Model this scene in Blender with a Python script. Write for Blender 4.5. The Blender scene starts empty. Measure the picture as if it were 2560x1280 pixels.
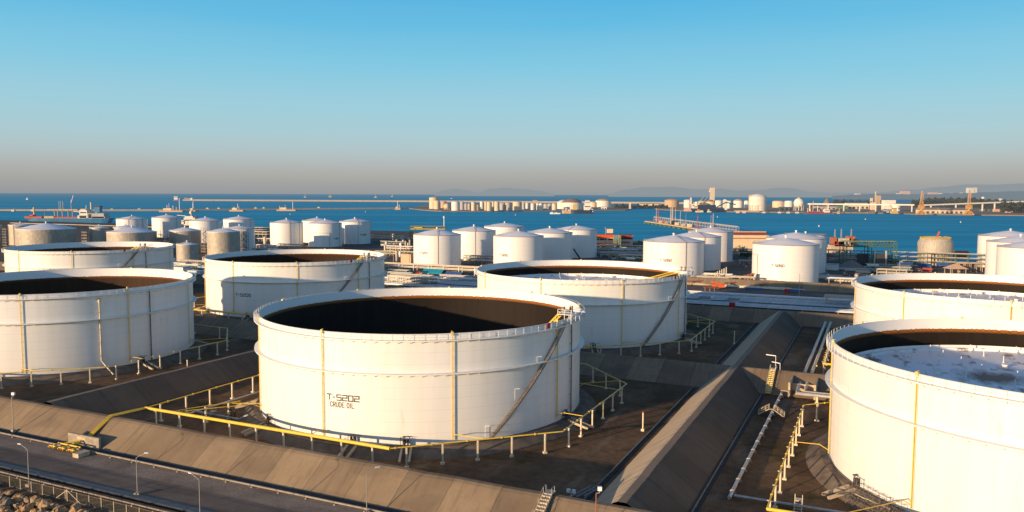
import bpy, math, random
from math import sin, cos, pi, radians, hypot, atan2, sqrt, floor
random.seed(7)
sc = bpy.context.scene
COL = sc.collection
# ------------------------------------------------------------------ survey frame
FPX, PITCH, ROLL, HC = 1958.24, 0.0786588, -0.0034036, 51.92      # focal length in px of a 2560 px wide frame
TH = radians(-25.0)                                               # site grid is turned 25 degrees
AX, AY = -22.7, 198.5
E1 = (cos(TH), sin(TH)); E2 = (-sin(TH), cos(TH))
def W(s, t, z=0.0): return (AX + s*E1[0] + t*E2[0], AY + s*E1[1] + t*E2[1], z)
def ST(x, y): return ((x-AX)*E1[0] + (y-AY)*E1[1], (x-AX)*E2[0] + (y-AY)*E2[1])
def ray(px, py):
    u = px-1280.0; v = py-640.0; c, s = cos(ROLL), sin(ROLL)
    u, v = c*u + s*v, -s*u + c*v
    cp, sp = cos(PITCH), sin(PITCH)
    return (u, FPX*cp - v*sp, -FPX*sp - v*cp)
def at(px, py, z=0.0):
    d = ray(px, py); k = (z-HC)/d[2]
    return (d[0]*k, d[1]*k, z)
def hz(px): return 486.5 - 0.0034*(px-1280)
ZG = -1.6      # bund floors and road
ZS = -5.0      # sea
# ------------------------------------------------------------------ materials
M = {}
def lin(c): return tuple((v/12.92 if v <= .04045 else ((v+.055)/1.055)**2.4) for v in c)
class NT:
    def __init__(s, name):
        s.m = bpy.data.materials.new(name); s.m.use_nodes = True; s.t = s.m.node_tree
        s.t.nodes.clear(); s.out = s.n('ShaderNodeOutputMaterial')
    def n(s, typ, **kw):
        nd = s.t.nodes.new(typ)
        for k, v in kw.items(): setattr(nd, k, v)
        return nd
    def l(s, a, b): s.t.links.new(a, b)
    def val(s, sock, v):
        if hasattr(v, 'is_linked') or hasattr(v, 'links'): s.l(v, sock)
        else: sock.default_value = v
    def math(s, op, a, b=None, clamp=False):
        nd = s.n('ShaderNodeMath', operation=op); nd.use_clamp = clamp
        s.val(nd.inputs[0], a)
        if b is not None: s.val(nd.inputs[1], b)
        return nd.outputs[0]
    def mix(s, f, a, b, typ='MIX'):
        nd = s.n('ShaderNodeMix', data_type='RGBA', blend_type=typ)
        s.val(nd.inputs[0], f)
        for i, v in ((6, a), (7, b)):
            if isinstance(v, tuple): nd.inputs[i].default_value = (v[0], v[1], v[2], 1)
            else: s.l(v, nd.inputs[i])
        return nd.outputs[2]
    def ramp(s, f, stops, interp='LINEAR'):
        nd = s.n('ShaderNodeValToRGB'); nd.color_ramp.interpolation = interp
        el = nd.color_ramp.elements
        while len(el) > 1: el.remove(el[-1])
        for i, (p, c) in enumerate(stops):
            e = el[0] if i == 0 else el.new(p)
            e.position = p; e.color = (c, c, c, 1) if not isinstance(c, tuple) else (c[0], c[1], c[2], 1)
        s.l(f, nd.inputs[0]); return nd.outputs[0]
    def coord(s, scale=(1,1,1), loc=(0,0,0), kind='Object'):
        tc = s.n('ShaderNodeTexCoord'); mp = s.n('ShaderNodeMapping')
        mp.inputs['Scale'].default_value = scale; mp.inputs['Location'].default_value = loc
        s.l(tc.outputs[kind], mp.inputs[0]); return mp.outputs[0]
    def noise(s, vec, scale, detail=4, rough=.55):
        nd = s.n('ShaderNodeTexNoise'); nd.inputs['Scale'].default_value = scale
        nd.inputs['Detail'].default_value = detail; nd.inputs['Roughness'].default_value = rough
        s.l(vec, nd.inputs['Vector']); return nd.outputs['Fac']
    def sep(s, vec):
        nd = s.n('ShaderNodeSeparateXYZ'); s.l(vec, nd.inputs[0]); return nd.outputs
    def bsdf(s, color, rough=.6, metal=0.0, spec=.3, normal=None):
        nd = s.n('ShaderNodeBsdfPrincipled')
        if isinstance(color, tuple): nd.inputs['Base Color'].default_value = (*color[:3], 1)
        else: s.l(color, nd.inputs['Base Color'])
        s.val(nd.inputs['Roughness'], rough); nd.inputs['Metallic'].default_value = metal
        nd.inputs['Specular IOR Level'].default_value = spec
        if normal is not None: s.l(normal, nd.inputs['Normal'])
        return nd.outputs[0]
    def bump(s, h, strength=.3, dist=.1):
        nd = s.n('ShaderNodeBump'); nd.inputs['Strength'].default_value = strength
        nd.inputs['Distance'].default_value = dist; s.l(h, nd.inputs['Height']); return nd.outputs[0]
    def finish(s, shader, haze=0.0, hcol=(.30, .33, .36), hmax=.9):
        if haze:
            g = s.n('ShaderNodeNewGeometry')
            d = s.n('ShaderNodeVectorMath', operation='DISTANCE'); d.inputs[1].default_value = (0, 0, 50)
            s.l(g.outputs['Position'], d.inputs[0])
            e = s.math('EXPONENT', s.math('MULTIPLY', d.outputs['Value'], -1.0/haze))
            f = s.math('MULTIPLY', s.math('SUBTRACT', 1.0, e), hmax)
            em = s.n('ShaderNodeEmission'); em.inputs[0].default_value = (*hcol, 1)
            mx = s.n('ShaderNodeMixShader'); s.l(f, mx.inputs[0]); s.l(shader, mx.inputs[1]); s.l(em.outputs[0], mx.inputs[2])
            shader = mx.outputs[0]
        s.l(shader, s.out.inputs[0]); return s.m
HZ = 19000.0
def plain(key, col, rough=.6, metal=0.0, spec=.3, var=.18, scale=.6, haze=0.0, bump=0.0):
    nt = NT(key); v = nt.coord()
    f = nt.noise(v, scale, 5)
    c = nt.mix(nt.ramp(f, [(.3, 0.0), (.7, 1.0)]), tuple(x*(1-var) for x in col), tuple(min(1, x*(1+var)) for x in col))
    nrm = nt.bump(f, bump, .2) if bump else None
    M[key] = nt.finish(nt.bsdf(c, rough, metal, spec, nrm), haze); return M[key]
def mk_white(key, col=(.79, .775, .74), streak=.10, seam=2.42, haze=0.0):
    """white tank paint: soft vertical dirt streaks, faint plate seams, chalky patches"""
    nt = NT(key); v = nt.coord((.5, .5, .05)); vo = nt.coord()
    a = nt.noise(v, .9, 6, .6); b = nt.noise(vo, .16, 4)
    z = nt.sep(vo)[2]
    sm = nt.math('FRACT', nt.math('DIVIDE', z, seam))
    sl = nt.math('LESS_THAN', sm, .03)
    c = nt.mix(nt.ramp(a, [(.42, 0.0), (.75, 1.0)]), col, tuple(x*(1-streak)*(.98 if i < 2 else .93) for i, x in enumerate(col)))
    c = nt.mix(nt.math('MULTIPLY', nt.ramp(b, [(.5, 0.0), (.8, 1.0)]), .5), c, tuple(x*.94 for x in col))
    c = nt.mix(nt.math('MULTIPLY', sl, .28), c, (.35, .33, .30))
    # a few rust weeps
    r = nt.noise(nt.coord((1, 1, .18), (31, 7, 2)), .55, 3)
    c = nt.mix(nt.math('MULTIPLY', nt.ramp(r, [(.66, 0.0), (.78, 1.0)]), .30), c, (.55, .36, .18))
    M[key] = nt.finish(nt.bsdf(c, .42, 0, .35), haze)
mk_white('shell_paint', (.76, .75, .725), .06); mk_white('tank_white', (.76, .75, .74), .05, 3.2)
mk_white('shell_cream', (.76, .70, .60), .10, 3.2)
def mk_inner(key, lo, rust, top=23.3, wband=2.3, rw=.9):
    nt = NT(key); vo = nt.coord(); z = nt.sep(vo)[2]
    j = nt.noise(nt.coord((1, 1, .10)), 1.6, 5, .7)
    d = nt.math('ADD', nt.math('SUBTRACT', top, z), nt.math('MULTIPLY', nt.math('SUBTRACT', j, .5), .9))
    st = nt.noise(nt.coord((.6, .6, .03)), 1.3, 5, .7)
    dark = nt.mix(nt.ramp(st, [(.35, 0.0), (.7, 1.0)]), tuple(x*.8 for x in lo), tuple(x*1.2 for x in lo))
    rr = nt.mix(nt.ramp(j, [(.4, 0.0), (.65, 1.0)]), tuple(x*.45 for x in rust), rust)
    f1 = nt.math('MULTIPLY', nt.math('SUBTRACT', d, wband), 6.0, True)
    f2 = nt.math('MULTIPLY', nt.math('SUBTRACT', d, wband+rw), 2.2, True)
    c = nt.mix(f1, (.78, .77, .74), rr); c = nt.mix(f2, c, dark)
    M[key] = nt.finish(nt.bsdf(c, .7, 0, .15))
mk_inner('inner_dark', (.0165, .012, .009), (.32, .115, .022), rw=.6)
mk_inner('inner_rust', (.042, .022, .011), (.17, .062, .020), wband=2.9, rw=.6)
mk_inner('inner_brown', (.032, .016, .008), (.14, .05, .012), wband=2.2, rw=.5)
def mk_roof_steel():
    nt = NT('floating_roof_paint'); v = nt.coord((1, .35, 1)); a = nt.noise(v, .32, 6, .6); b = nt.noise(nt.coord((.6, 1.4, 1), (9, 3, 0)), .12, 3)
    f = nt.math('MULTIPLY', nt.ramp(a, [(.535, 0.0), (.60, 1.0)]), nt.ramp(b, [(.42, 0.0), (.54, 1.0)]))
    f = nt.math('MULTIPLY', f, .8)
    ds = nt.n('ShaderNodeVectorMath', operation='DISTANCE'); ds.inputs[1].default_value = (-11.0, 5.0, .2); nt.l(nt.coord((1, 1, 1)), ds.inputs[0])
    big = nt.math('SUBTRACT', 1.0, nt.math('MULTIPLY', nt.math('ADD', ds.outputs['Value'], nt.math('MULTIPLY', nt.math('SUBTRACT', a, .5), 14.0)), .13), True)
    f = nt.math('MAXIMUM', f, nt.math('MULTIPLY', big, 1.6, True))
    pl = nt.sep(nt.coord((1, 1, 1))); ln = nt.math('MAXIMUM', nt.math('LESS_THAN', nt.math('FRACT', nt.math('DIVIDE', pl[0], 2.6)), .03), nt.math('LESS_THAN', nt.math('FRACT', nt.math('DIVIDE', pl[1], 7.8)), .012))
    c = nt.mix(nt.math('MULTIPLY', ln, .25), (.78, .79, .81), (.45, .45, .45)); c = nt.mix(f, c, (.10, .055, .04))
    M['floating_roof_paint'] = nt.finish(nt.bsdf(c, .5, 0, .3))
mk_roof_steel()
plain('girder_white', (.76, .745, .71), .45, var=.06)
plain('rail_white', (.74, .73, .70), .45, var=.05)
plain('yellow_paint', (.72, .50, .06), .42, var=.10, scale=.9)
plain('yellow_pale', (.70, .56, .22), .45, var=.10, scale=.9)
plain('post_paint', (.62, .54, .40), .6, var=.15, scale=.8)
plain('stair_steel', (.21, .185, .16), .5, metal=.3, var=.2)
plain('pipe_dull', (.24, .21, .175), .5, metal=.1, var=.25)
plain('tread_steel', (.42, .37, .31), .5, metal=.2, var=.2)
plain('brown_pipe', (.16, .135, .12), .55, var=.15)
plain('letter_paint', (.045, .035, .03), .6, var=.3, scale=3)
plain('letter_faint', (.12, .09, .07), .6, var=.3, scale=3)
plain('red_paint', (.42, .022, .02), .45, var=.15)
plain('valve_dark', (.07, .06, .05), .5, metal=.3, var=.3, scale=4)
plain('pipe_grey', (.42, .41, .40), .42, metal=.25, var=.2, scale=.8)
plain('pipe_blue', (.44, .50, .55), .35, metal=.2, var=.15, scale=.5)
plain('pipe_tan', (.52, .46, .36), .45, metal=.1, var=.2, scale=.5)
plain('galv_pole', (.36, .35, .33), .45, metal=.4, var=.1)
plain('lamp_white', (.80, .80, .78), .4, var=.04)
plain('tank_roof', (.80, .79, .81), .45, var=.06, scale=.25)
plain('eave_red', (.38, .22, .17), .6, var=.25, scale=.8)
plain('green_steel', (.085, .15, .085), .55, var=.2, scale=.5)
plain('green_pale', (.26, .30, .16), .55, var=.2, scale=.5)
plain('cream_wall', (.62, .49, .33), .75, var=.08, scale=.2)
plain('orange_roof', (.55, .09, .025), .6, var=.12, scale=.3)
plain('red_roof', (.28, .055, .045), .6, var=.2, scale=.3)
plain('blue_tarp', (.035, .10, .28), .5, var=.2, scale=.4)
plain('teal_tarp', (.02, .26, .36), .5, var=.2, scale=.4)
plain('glass_dark', (.025, .03, .035), .15, spec=.5, var=.1)
plain('container_red', (.52, .10, .05), .55, var=.15, scale=.6)
plain('dark_steel', (.06, .06, .065), .5, metal=.3, var=.2)
plain('apron', (.155, .125, .098), .92, spec=.08, var=.3, scale=.5)
plain('concrete_wall', (.30, .26, .21), .9, spec=.1, var=.25, scale=.9)
plain('concrete_pale', (.46, .38, .28), .9, spec=.1, var=.2, scale=.7)
plain('tan_board', (.55, .38, .26), .8, var=.08, scale=.4)
plain('rust_steel', (.34, .12, .06), .7, var=.3, scale=.7)
plain('rock_a', (.33, .225, .13), .9, spec=.1, var=.45, scale=1.3, bump=.6)
plain('rock_b', (.24, .19, .14), .9, spec=.1, var=.4, scale=1.6, bump=.6)
plain('rock_c', (.42, .27, .13), .9, spec=.1, var=.4, scale=1.1, bump=.6)
plain('shrub_leaf', (.035, .055, .018), .8, spec=.1, var=.6, scale=.8)
# far things seen through haze
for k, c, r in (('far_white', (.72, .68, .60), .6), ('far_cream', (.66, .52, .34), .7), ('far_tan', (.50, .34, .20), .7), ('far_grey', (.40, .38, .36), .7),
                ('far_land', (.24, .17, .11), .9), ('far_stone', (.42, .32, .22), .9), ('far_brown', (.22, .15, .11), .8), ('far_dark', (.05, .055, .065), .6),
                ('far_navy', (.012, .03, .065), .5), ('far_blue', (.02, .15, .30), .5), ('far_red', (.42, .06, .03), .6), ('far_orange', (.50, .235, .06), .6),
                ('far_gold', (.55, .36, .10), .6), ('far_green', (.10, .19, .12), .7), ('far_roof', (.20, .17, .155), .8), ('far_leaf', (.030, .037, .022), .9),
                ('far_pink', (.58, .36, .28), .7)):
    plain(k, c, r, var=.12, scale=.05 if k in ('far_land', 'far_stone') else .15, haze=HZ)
def mk_galv():
    nt = NT('galvanised'); v = nt.coord()
    s = nt.sep(v); ang = nt.math('ARCTAN2', s[1], s[0])
    cb = nt.n('ShaderNodeCombineXYZ'); nt.l(nt.math('FLOOR', nt.math('MULTIPLY', ang, 14.0)), cb.inputs[0]); nt.l(nt.math('FLOOR', nt.math('DIVIDE', s[2], 2.4)), cb.inputs[2])
    wn = nt.n('ShaderNodeTexWhiteNoise'); nt.l(cb.outputs[0], wn.inputs['Vector'])
    rib = nt.math('SINE', nt.math('MULTIPLY', ang, 260.0))
    f = nt.math('ADD', nt.math('MULTIPLY', wn.outputs['Value'], .6), nt.math('MULTIPLY', rib, .16))
    c = nt.mix(f, (.34, .31, .265), (.54, .49, .41))
    M['galvanised'] = nt.finish(nt.bsdf(c, .62, .18, .3))
mk_galv()
def mk_bund(key='bund_concrete', two=False):
    nt = NT(key); v = nt.coord(); s = nt.sep(v)
    wob = nt.noise(nt.coord((.05, 1, 1)), .6, 2)
    x = nt.math('ADD', s[0], nt.math('MULTIPLY', wob, .5))
    cell = nt.math('FLOOR', nt.math('DIVIDE', x, 9.2))
    wn = nt.n('ShaderNodeTexWhiteNoise'); wn.noise_dimensions = '1D'; nt.l(cell, wn.inputs['W'])
    fr = nt.math('FRACT', nt.math('DIVIDE', x, 9.2))
    jn = nt.math('LESS_THAN', fr, .011)
    big = nt.noise(v, .09, 5, .6); sm = nt.noise(v, 1.7, 6, .65)
    stv = nt.noise(nt.coord((.9, .10, .10), (3, 3, 3)), 1.0, 5, .65)
    f = nt.math('ADD', nt.math('MULTIPLY', wn.outputs['Value'], .55), nt.math('MULTIPLY', nt.ramp(big, [(.35, 0.0), (.65, 1.0)]), .5))
    c = nt.mix(f, (.165, .122, .083), (.310, .232, .150))
    c = nt.mix(nt.math('MULTIPLY', nt.ramp(stv, [(.5, 0.0), (.72, 1.0)]), .55), c, (.105, .085, .068))
    c = nt.mix(nt.math('MULTIPLY', nt.ramp(sm, [(.4, 0.0), (.7, 1.0)]), .35), c, (.20, .165, .12))
    # darker damp patches with fairly sharp edges
    pa = nt.noise(nt.coord((.5, .9, .9), (17, 5, 1)), .22, 2, .4)
    c = nt.mix(nt.math('MULTIPLY', nt.ramp(pa, [(.57, 0.0), (.64, 1.0)]), .22), c, (.10, .085, .07))
    c = nt.mix(nt.math('MULTIPLY', jn, .75), c, (.045, .04, .035))
    if two:      # sun and shade put into the concrete's colour: left face paler, right darker
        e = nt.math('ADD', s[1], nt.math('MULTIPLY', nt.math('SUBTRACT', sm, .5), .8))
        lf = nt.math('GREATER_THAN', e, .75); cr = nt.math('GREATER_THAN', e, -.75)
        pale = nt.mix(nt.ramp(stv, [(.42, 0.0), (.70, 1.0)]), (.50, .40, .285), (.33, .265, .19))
        shade_face = nt.mix(.55, c, (.075, .062, .056)); c = nt.mix(cr, shade_face, (.26, .20, .145)); c = nt.mix(lf, c, pale)
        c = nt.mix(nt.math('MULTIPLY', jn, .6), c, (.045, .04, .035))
    M[key] = nt.finish(nt.bsdf(c, .92, 0, .08, nt.bump(sm, .25, .05)))
mk_bund(); mk_bund('bund_sun_shade', True)
def mk_soil():
    nt = NT('soil'); v = nt.coord()
    a = nt.noise(v, .05, 6, .62); b = nt.noise(v, .55, 6, .7); d = nt.noise(nt.coord((1, .30, 1), (4, 4, 0)), .10, 6, .65); g = nt.noise(nt.coord(loc=(50, 20, 0)), .075, 5, .65)
    c = nt.mix(nt.ramp(a, [(.36, 0.0), (.64, 1.0)]), (.098, .064, .041), (.205, .132, .077))
    c = nt.mix(nt.math('MULTIPLY', nt.ramp(b, [(.42, 0.0), (.72, 1.0)]), .55), c, (.034, .026, .018))
    c = nt.mix(nt.math('MULTIPLY', nt.ramp(d, [(.56, 0.0), (.66, 1.0)]), .65), c, (.27, .195, .130))
    c = nt.mix(nt.math('MULTIPLY', nt.ramp(g, [(.55, 0.0), (.64, 1.0)]), .75), c, (.055, .050, .014))
    M['soil'] = nt.finish(nt.bsdf(c, .95, 0, .05, nt.bump(b, .5, .15)))
mk_soil()
def mk_gravel(key, lo, hi, sc_=3.0, streak=.4):
    nt = NT(key); v = nt.coord()
    a = nt.noise(v, sc_, 6, .8); b = nt.noise(v, .12, 4, .6); s = nt.noise(nt.coord((.12, 1.2, 1), (2, 8, 0)), .5, 5, .6)
    c = nt.mix(nt.ramp(a, [(.35, 0.0), (.68, 1.0)]), lo, hi)
    c = nt.mix(nt.math('MULTIPLY', nt.ramp(b, [(.42, 0.0), (.66, 1.0)]), .5), c, tuple(x*.6 for x in lo))
    c = nt.mix(nt.math('MULTIPLY', nt.ramp(s, [(.52, 0.0), (.68, 1.0)]), streak), c, tuple(x*.55 for x in lo))
    M[key] = nt.finish(nt.bsdf(c, .95, 0, .06, nt.bump(a, .5, .06)))
mk_gravel('gravel', (.165, .135, .110), (.40, .33, .265), 2.6)
mk_gravel('asphalt', (.150, .122, .102), (.225, .185, .152), 5.0, .55)
mk_gravel('yard', (.095, .086, .078), (.21, .185, .16), .45, .5)
plain('drain_dark', (.035, .04, .045), .9, var=.3, scale=1)
plain('gutter_concrete', (.22, .20, .18), .9, var=.25, scale=1)
def mk_sea():
    nt = NT('sea_water'); v = nt.coord((1, 1, 1))
    # long wind streaks, lighter calm bands
    a = nt.noise(nt.coord((.0012, .010, 1)), 1.0, 5, .6); b = nt.noise(nt.coord((.02, .07, 1)), 1.0, 4, .6); w = nt.noise(nt.coord((.10, .22, 1)), 1.0, 4, .65)
    c = nt.mix(nt.ramp(a, [(.42, 0.0), (.68, 1.0)]), (.005, .29, .48), (.022, .45, .66))
    c = nt.mix(nt.math('MULTIPLY', nt.ramp(b, [(.4, 0.0), (.75, 1.0)]), .35), c, (.003, .20, .35))
    df = nt.n('ShaderNodeBsdfDiffuse'); nt.l(c, df.inputs[0]); nt.l(nt.bump(w, .6, .6), df.inputs['Normal'])
    gl = nt.n('ShaderNodeBsdfGlossy'); gl.inputs['Roughness'].default_value = .28; gl.inputs[0].default_value = (.55, .75, .85, 1)
    nt.l(nt.bump(w, .8, .8), gl.inputs['Normal'])
    mx = nt.n('ShaderNodeMixShader'); mx.inputs[0].default_value = .10; nt.l(df.outputs[0], mx.inputs[1]); nt.l(gl.outputs[0], mx.inputs[2])
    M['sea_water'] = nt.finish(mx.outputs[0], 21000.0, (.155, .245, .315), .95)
mk_sea()
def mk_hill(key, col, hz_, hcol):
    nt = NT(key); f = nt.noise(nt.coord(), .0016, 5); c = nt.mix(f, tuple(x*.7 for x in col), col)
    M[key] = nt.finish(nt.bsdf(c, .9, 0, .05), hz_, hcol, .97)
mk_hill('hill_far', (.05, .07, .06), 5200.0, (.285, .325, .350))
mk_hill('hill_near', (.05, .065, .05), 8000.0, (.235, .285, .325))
def mk_mesh_fence():
    nt = NT('chain_link'); v = nt.coord(); s = nt.sep(v)
    p = nt.math('FRACT', nt.math('MULTIPLY', nt.math('ADD', s[0], s[2]), 7.0)); q = nt.math('FRACT', nt.math('MULTIPLY', nt.math('SUBTRACT', s[0], s[2]), 7.0))
    f = nt.math('MAXIMUM', nt.math('LESS_THAN', p, .06), nt.math('LESS_THAN', q, .06))
    tr = nt.n('ShaderNodeBsdfTransparent'); mx = nt.n('ShaderNodeMixShader')
    nt.l(f, mx.inputs[0]); nt.l(tr.outputs[0], mx.inputs[1]); nt.l(nt.bsdf((.13, .14, .11), .6, .2), mx.inputs[2])
    M['chain_link'] = nt.finish(mx.outputs[0])
mk_mesh_fence()
# ------------------------------------------------------------------ mesh builder
def _sub(a, b): return (a[0]-b[0], a[1]-b[1], a[2]-b[2])
def _add(a, b): return (a[0]+b[0], a[1]+b[1], a[2]+b[2])
def _mul(a, k): return (a[0]*k, a[1]*k, a[2]*k)
def _crs(a, b): return (a[1]*b[2]-a[2]*b[1], a[2]*b[0]-a[0]*b[2], a[0]*b[1]-a[1]*b[0])
def _nrm(a):
    l = sqrt(a[0]**2+a[1]**2+a[2]**2) or 1.0
    return (a[0]/l, a[1]/l, a[2]/l)
class MB:
    def __init__(s): s.v = []; s.f = []; s.sm = []
    def add(s, vs, fs, smooth=False):
        o = len(s.v); s.v += vs
        for f in fs: s.f.append(tuple(i+o for i in f)); s.sm.append(smooth)
        return s
    def box(s, cx, cy, cz, sx, sy, sz, rz=0.0):
        c, n = cos(rz), sin(rz); vs = []
        for dz in (-.5, .5):
            for dx, dy in ((-.5, -.5), (.5, -.5), (.5, .5), (-.5, .5)):
                x, y = dx*sx, dy*sy; vs.append((cx+c*x-n*y, cy+n*x+c*y, cz+dz*sz))
        return s.add(vs, [(3, 2, 1, 0), (4, 5, 6, 7), (0, 1, 5, 4), (1, 2, 6, 5), (2, 3, 7, 6), (3, 0, 4, 7)])
    def bar(s, p, q, w=.1, h=None):
        h = h or w; d = _nrm(_sub(q, p)); up = (0, 0, 1) if abs(d[2]) < .95 else (1, 0, 0)
        a = _nrm(_crs(d, up)); b = _crs(a, d); a = _mul(a, w/2); b = _mul(b, h/2); vs = []
        for e in (p, q):
            for i, j in ((-1, -1), (1, -1), (1, 1), (-1, 1)): vs.append(_add(e, _add(_mul(a, i), _mul(b, j))))
        return s.add(vs, [(0, 1, 2, 3), (7, 6, 5, 4), (4, 5, 1, 0), (5, 6, 2, 1), (6, 7, 3, 2), (7, 4, 0, 3)])
    def tube(s, pts, r, n=8, cap=True, closed=False):
        rings = []; m = len(pts); vs = []
        for i, p in enumerate(pts):
            if closed: d = _nrm(_sub(pts[(i+1) % m], pts[i-1]))
            else:
                d1 = _nrm(_sub(pts[min(i+1, m-1)], pts[max(i-1, 0)])); d = d1
            up = (0, 0, 1) if abs(d[2]) < .9 else (1, 0, 0)
            a = _nrm(_crs(d, up)); b = _crs(a, d)
            k = 1.0
            if 0 < i < m-1 and not closed:
                e = _nrm(_sub(pts[i], pts[i-1])); dt = abs(e[0]*d[0]+e[1]*d[1]+e[2]*d[2]); k = min(1.6, 1/max(dt, .4))
            rr = r[i] if isinstance(r, (list, tuple)) else r
            for j in range(n):
                t = 2*pi*j/n; vs.append(_add(p, _add(_mul(a, rr*k*cos(t)), _mul(b, rr*sin(t)))))
        fs = []
        for i in range(m if closed else m-1):
            i2 = (i+1) % m
            for j in range(n): fs.append((i*n+j, i*n+(j+1) % n, i2*n+(j+1) % n, i2*n+j))
        s.add(vs, fs, n > 4)
        if cap and not closed:
            s.add(vs[:n], [tuple(range(n))[::-1]]); s.add(vs[-n:], [tuple(range(n))])
        return s
    def lathe(s, prof, n=48, a0=0.0, a1=2*pi, smooth=True, c=(0, 0, 0)):
        full = abs(a1-a0-2*pi) < 1e-6; cols = n if full else n+1; vs = []; fs = []
        for i in range(cols):
            a = a0+(a1-a0)*i/n
            for r, z in prof: vs.append((c[0]+r*cos(a), c[1]+r*sin(a), c[2]+z))
        k = len(prof)
        for i in range(n):
            j = (i+1) % cols
            for m in range(k-1): fs.append((i*k+m, j*k+m, j*k+m+1, i*k+m+1))
        return s.add(vs, fs, smooth)
    def lathe_hard(s, prof, n=48, a0=0.0, a1=2*pi, c=(0, 0, 0)):
        for m in range(len(prof)-1): s.lathe(prof[m:m+2], n, a0, a1, True, c)
        return s
    def cyl(s, cx, cy, z0, z1, r, n=16, r2=None):
        r2 = r if r2 is None else r2
        s.lathe([(r, z0), (r2, z1)], n, c=(cx, cy, 0))
        for z, rr, rev in ((z0, r, True), (z1, r2, False)):
            if rr > 0:
                vs = [(cx+rr*cos(2*pi*i/n), cy+rr*sin(2*pi*i/n), z) for i in range(n)]
                s.add(vs, [tuple(range(n))[::-1] if rev else tuple(range(n))])
        return s
    def prism(s, prof, x0, x1):
        """profile in (y, z), extruded along x"""
        k = len(prof); vs = [(x0, y, z) for y, z in prof]+[(x1, y, z) for y, z in prof]
        fs = [(i, (i+1) % k, (i+1) % k+k, i+k) for i in range(k)]+[tuple(range(k))[::-1], tuple(range(k, 2*k))]
        return s.add(vs, fs)
    def blob(s, cx, cy, cz, rx, ry, rz, n=10, m=6, jit=0.0):
        vs = []; fs = []
        for i in range(m+1):
            p = -pi/2+pi*i/m
            for j in range(n):
                t = 2*pi*j/n; k = 1+random.uniform(-jit, jit)
                vs.append((cx+rx*k*cos(p)*cos(t), cy+ry*k*cos(p)*sin(t), cz+rz*k*sin(p)))
        for i in range(m):
            for j in range(n): fs.append((i*n+j, i*n+(j+1) % n, (i+1)*n+(j+1) % n, (i+1)*n+j))
        return s.add(vs, fs, jit == 0)
    def mesh(s, name, mat):
        me = bpy.data.meshes.new(name); me.from_pydata(s.v, [], s.f)
        me.polygons.foreach_set('use_smooth', s.sm); me.materials.append(M[mat]); me.update(); return me
def link(name, me, parent=None, loc=(0, 0, 0), rz=0.0):
    o = bpy.data.objects.new(name, me); COL.objects.link(o); o.location = loc; o.rotation_euler = (0, 0, rz)
    if parent is not None: o.parent = parent
    return o
def part(name, mb, mat, parent, label=None, loc=(0, 0, 0), rz=0.0):
    me = mb if isinstance(mb, bpy.types.Mesh) else mb.mesh(name, mat)
    o = link(name, me, parent, loc, rz)
    if label: o['label'] = label
    return o
def tag(o, label, cat, group=None):
    o['label'] = label; o['category'] = cat
    if group: o['group'] = group
    return o
def thing(name, label, cat, loc=(0, 0, 0), rz=0.0, group=None):
    o = link(name, None, None, loc, rz); o.empty_display_size = 1; return tag(o, label, cat, group)
def struct(name, mb, mat, loc=(0, 0, 0), rz=0.0):
    o = link(name, mb.mesh(name, mat), None, loc, rz); o['kind'] = 'structure'; return o
def copy_tree(o, parent=None):
    c = o.copy(); COL.objects.link(c)
    if parent is not None: c.parent = parent
    for ch in list(o.children): copy_tree(ch, c)
    return c
def single(name, mb, mat, label, cat, loc=(0, 0, 0), rz=0.0, group=None):
    return tag(link(name, mb.mesh(name, mat), None, loc, rz), label, cat, group)
#@@BODY
# ------------------------------------------------------------------ world, sun, camera
SUN_AZ, SUN_EL = 230.0, 7.6          # azimuth the sun stands at (from +Y towards +X), elevation
wd = bpy.data.worlds.new("World"); sc.world = wd; wd.use_nodes = True
nt = wd.node_tree; nt.nodes.clear()
def wn_(t, **k):
    n = nt.nodes.new(t)
    for a, b in k.items(): setattr(n, a, b)
    return n
out = wn_('ShaderNodeOutputWorld'); tcw = wn_('ShaderNodeTexCoord'); spw = wn_('ShaderNodeSeparateXYZ')
nt.links.new(tcw.outputs['Generated'], spw.inputs[0])
asn = wn_('ShaderNodeMath', operation='ARCSINE'); nt.links.new(spw.outputs[2], asn.inputs[0])
dv = wn_('ShaderNodeMath', operation='DIVIDE'); nt.links.new(asn.outputs[0], dv.inputs[0]); dv.inputs[1].default_value = pi/2
rp = wn_('ShaderNodeValToRGB'); el = rp.color_ramp.elements
stops = [(-90, (40, 42, 45)), (-2, (110, 112, 112)), (0.0, (151, 155, 160)), (.5, (160, 161, 162)), (1.2, (172, 170, 166)), (1.9, (178, 182, 181)), (2.8, (179, 196, 199)), (4.0, (173, 206, 214)), (6.4, (156, 209, 226)),
         (9.3, (126, 203, 232)), (11.8, (94, 191, 232)), (14, (76, 181, 230)), (21, (52, 130, 188)), (45, (34, 92, 150)), (90, (20, 58, 104))]
el.remove(el[1])
for i, (d, c) in enumerate(stops):
    p = (d+90)/180.0
    e = el[0] if i == 0 else el.new(p)
    e.position = p; e.color = (*lin([x/255 for x in c]), 1)
ad = wn_('ShaderNodeMath', operation='MULTIPLY_ADD'); nt.links.new(dv.outputs[0], ad.inputs[0]); ad.inputs[1].default_value = .5; ad.inputs[2].default_value = .5
nt.links.new(ad.outputs[0], rp.inputs[0])
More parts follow.
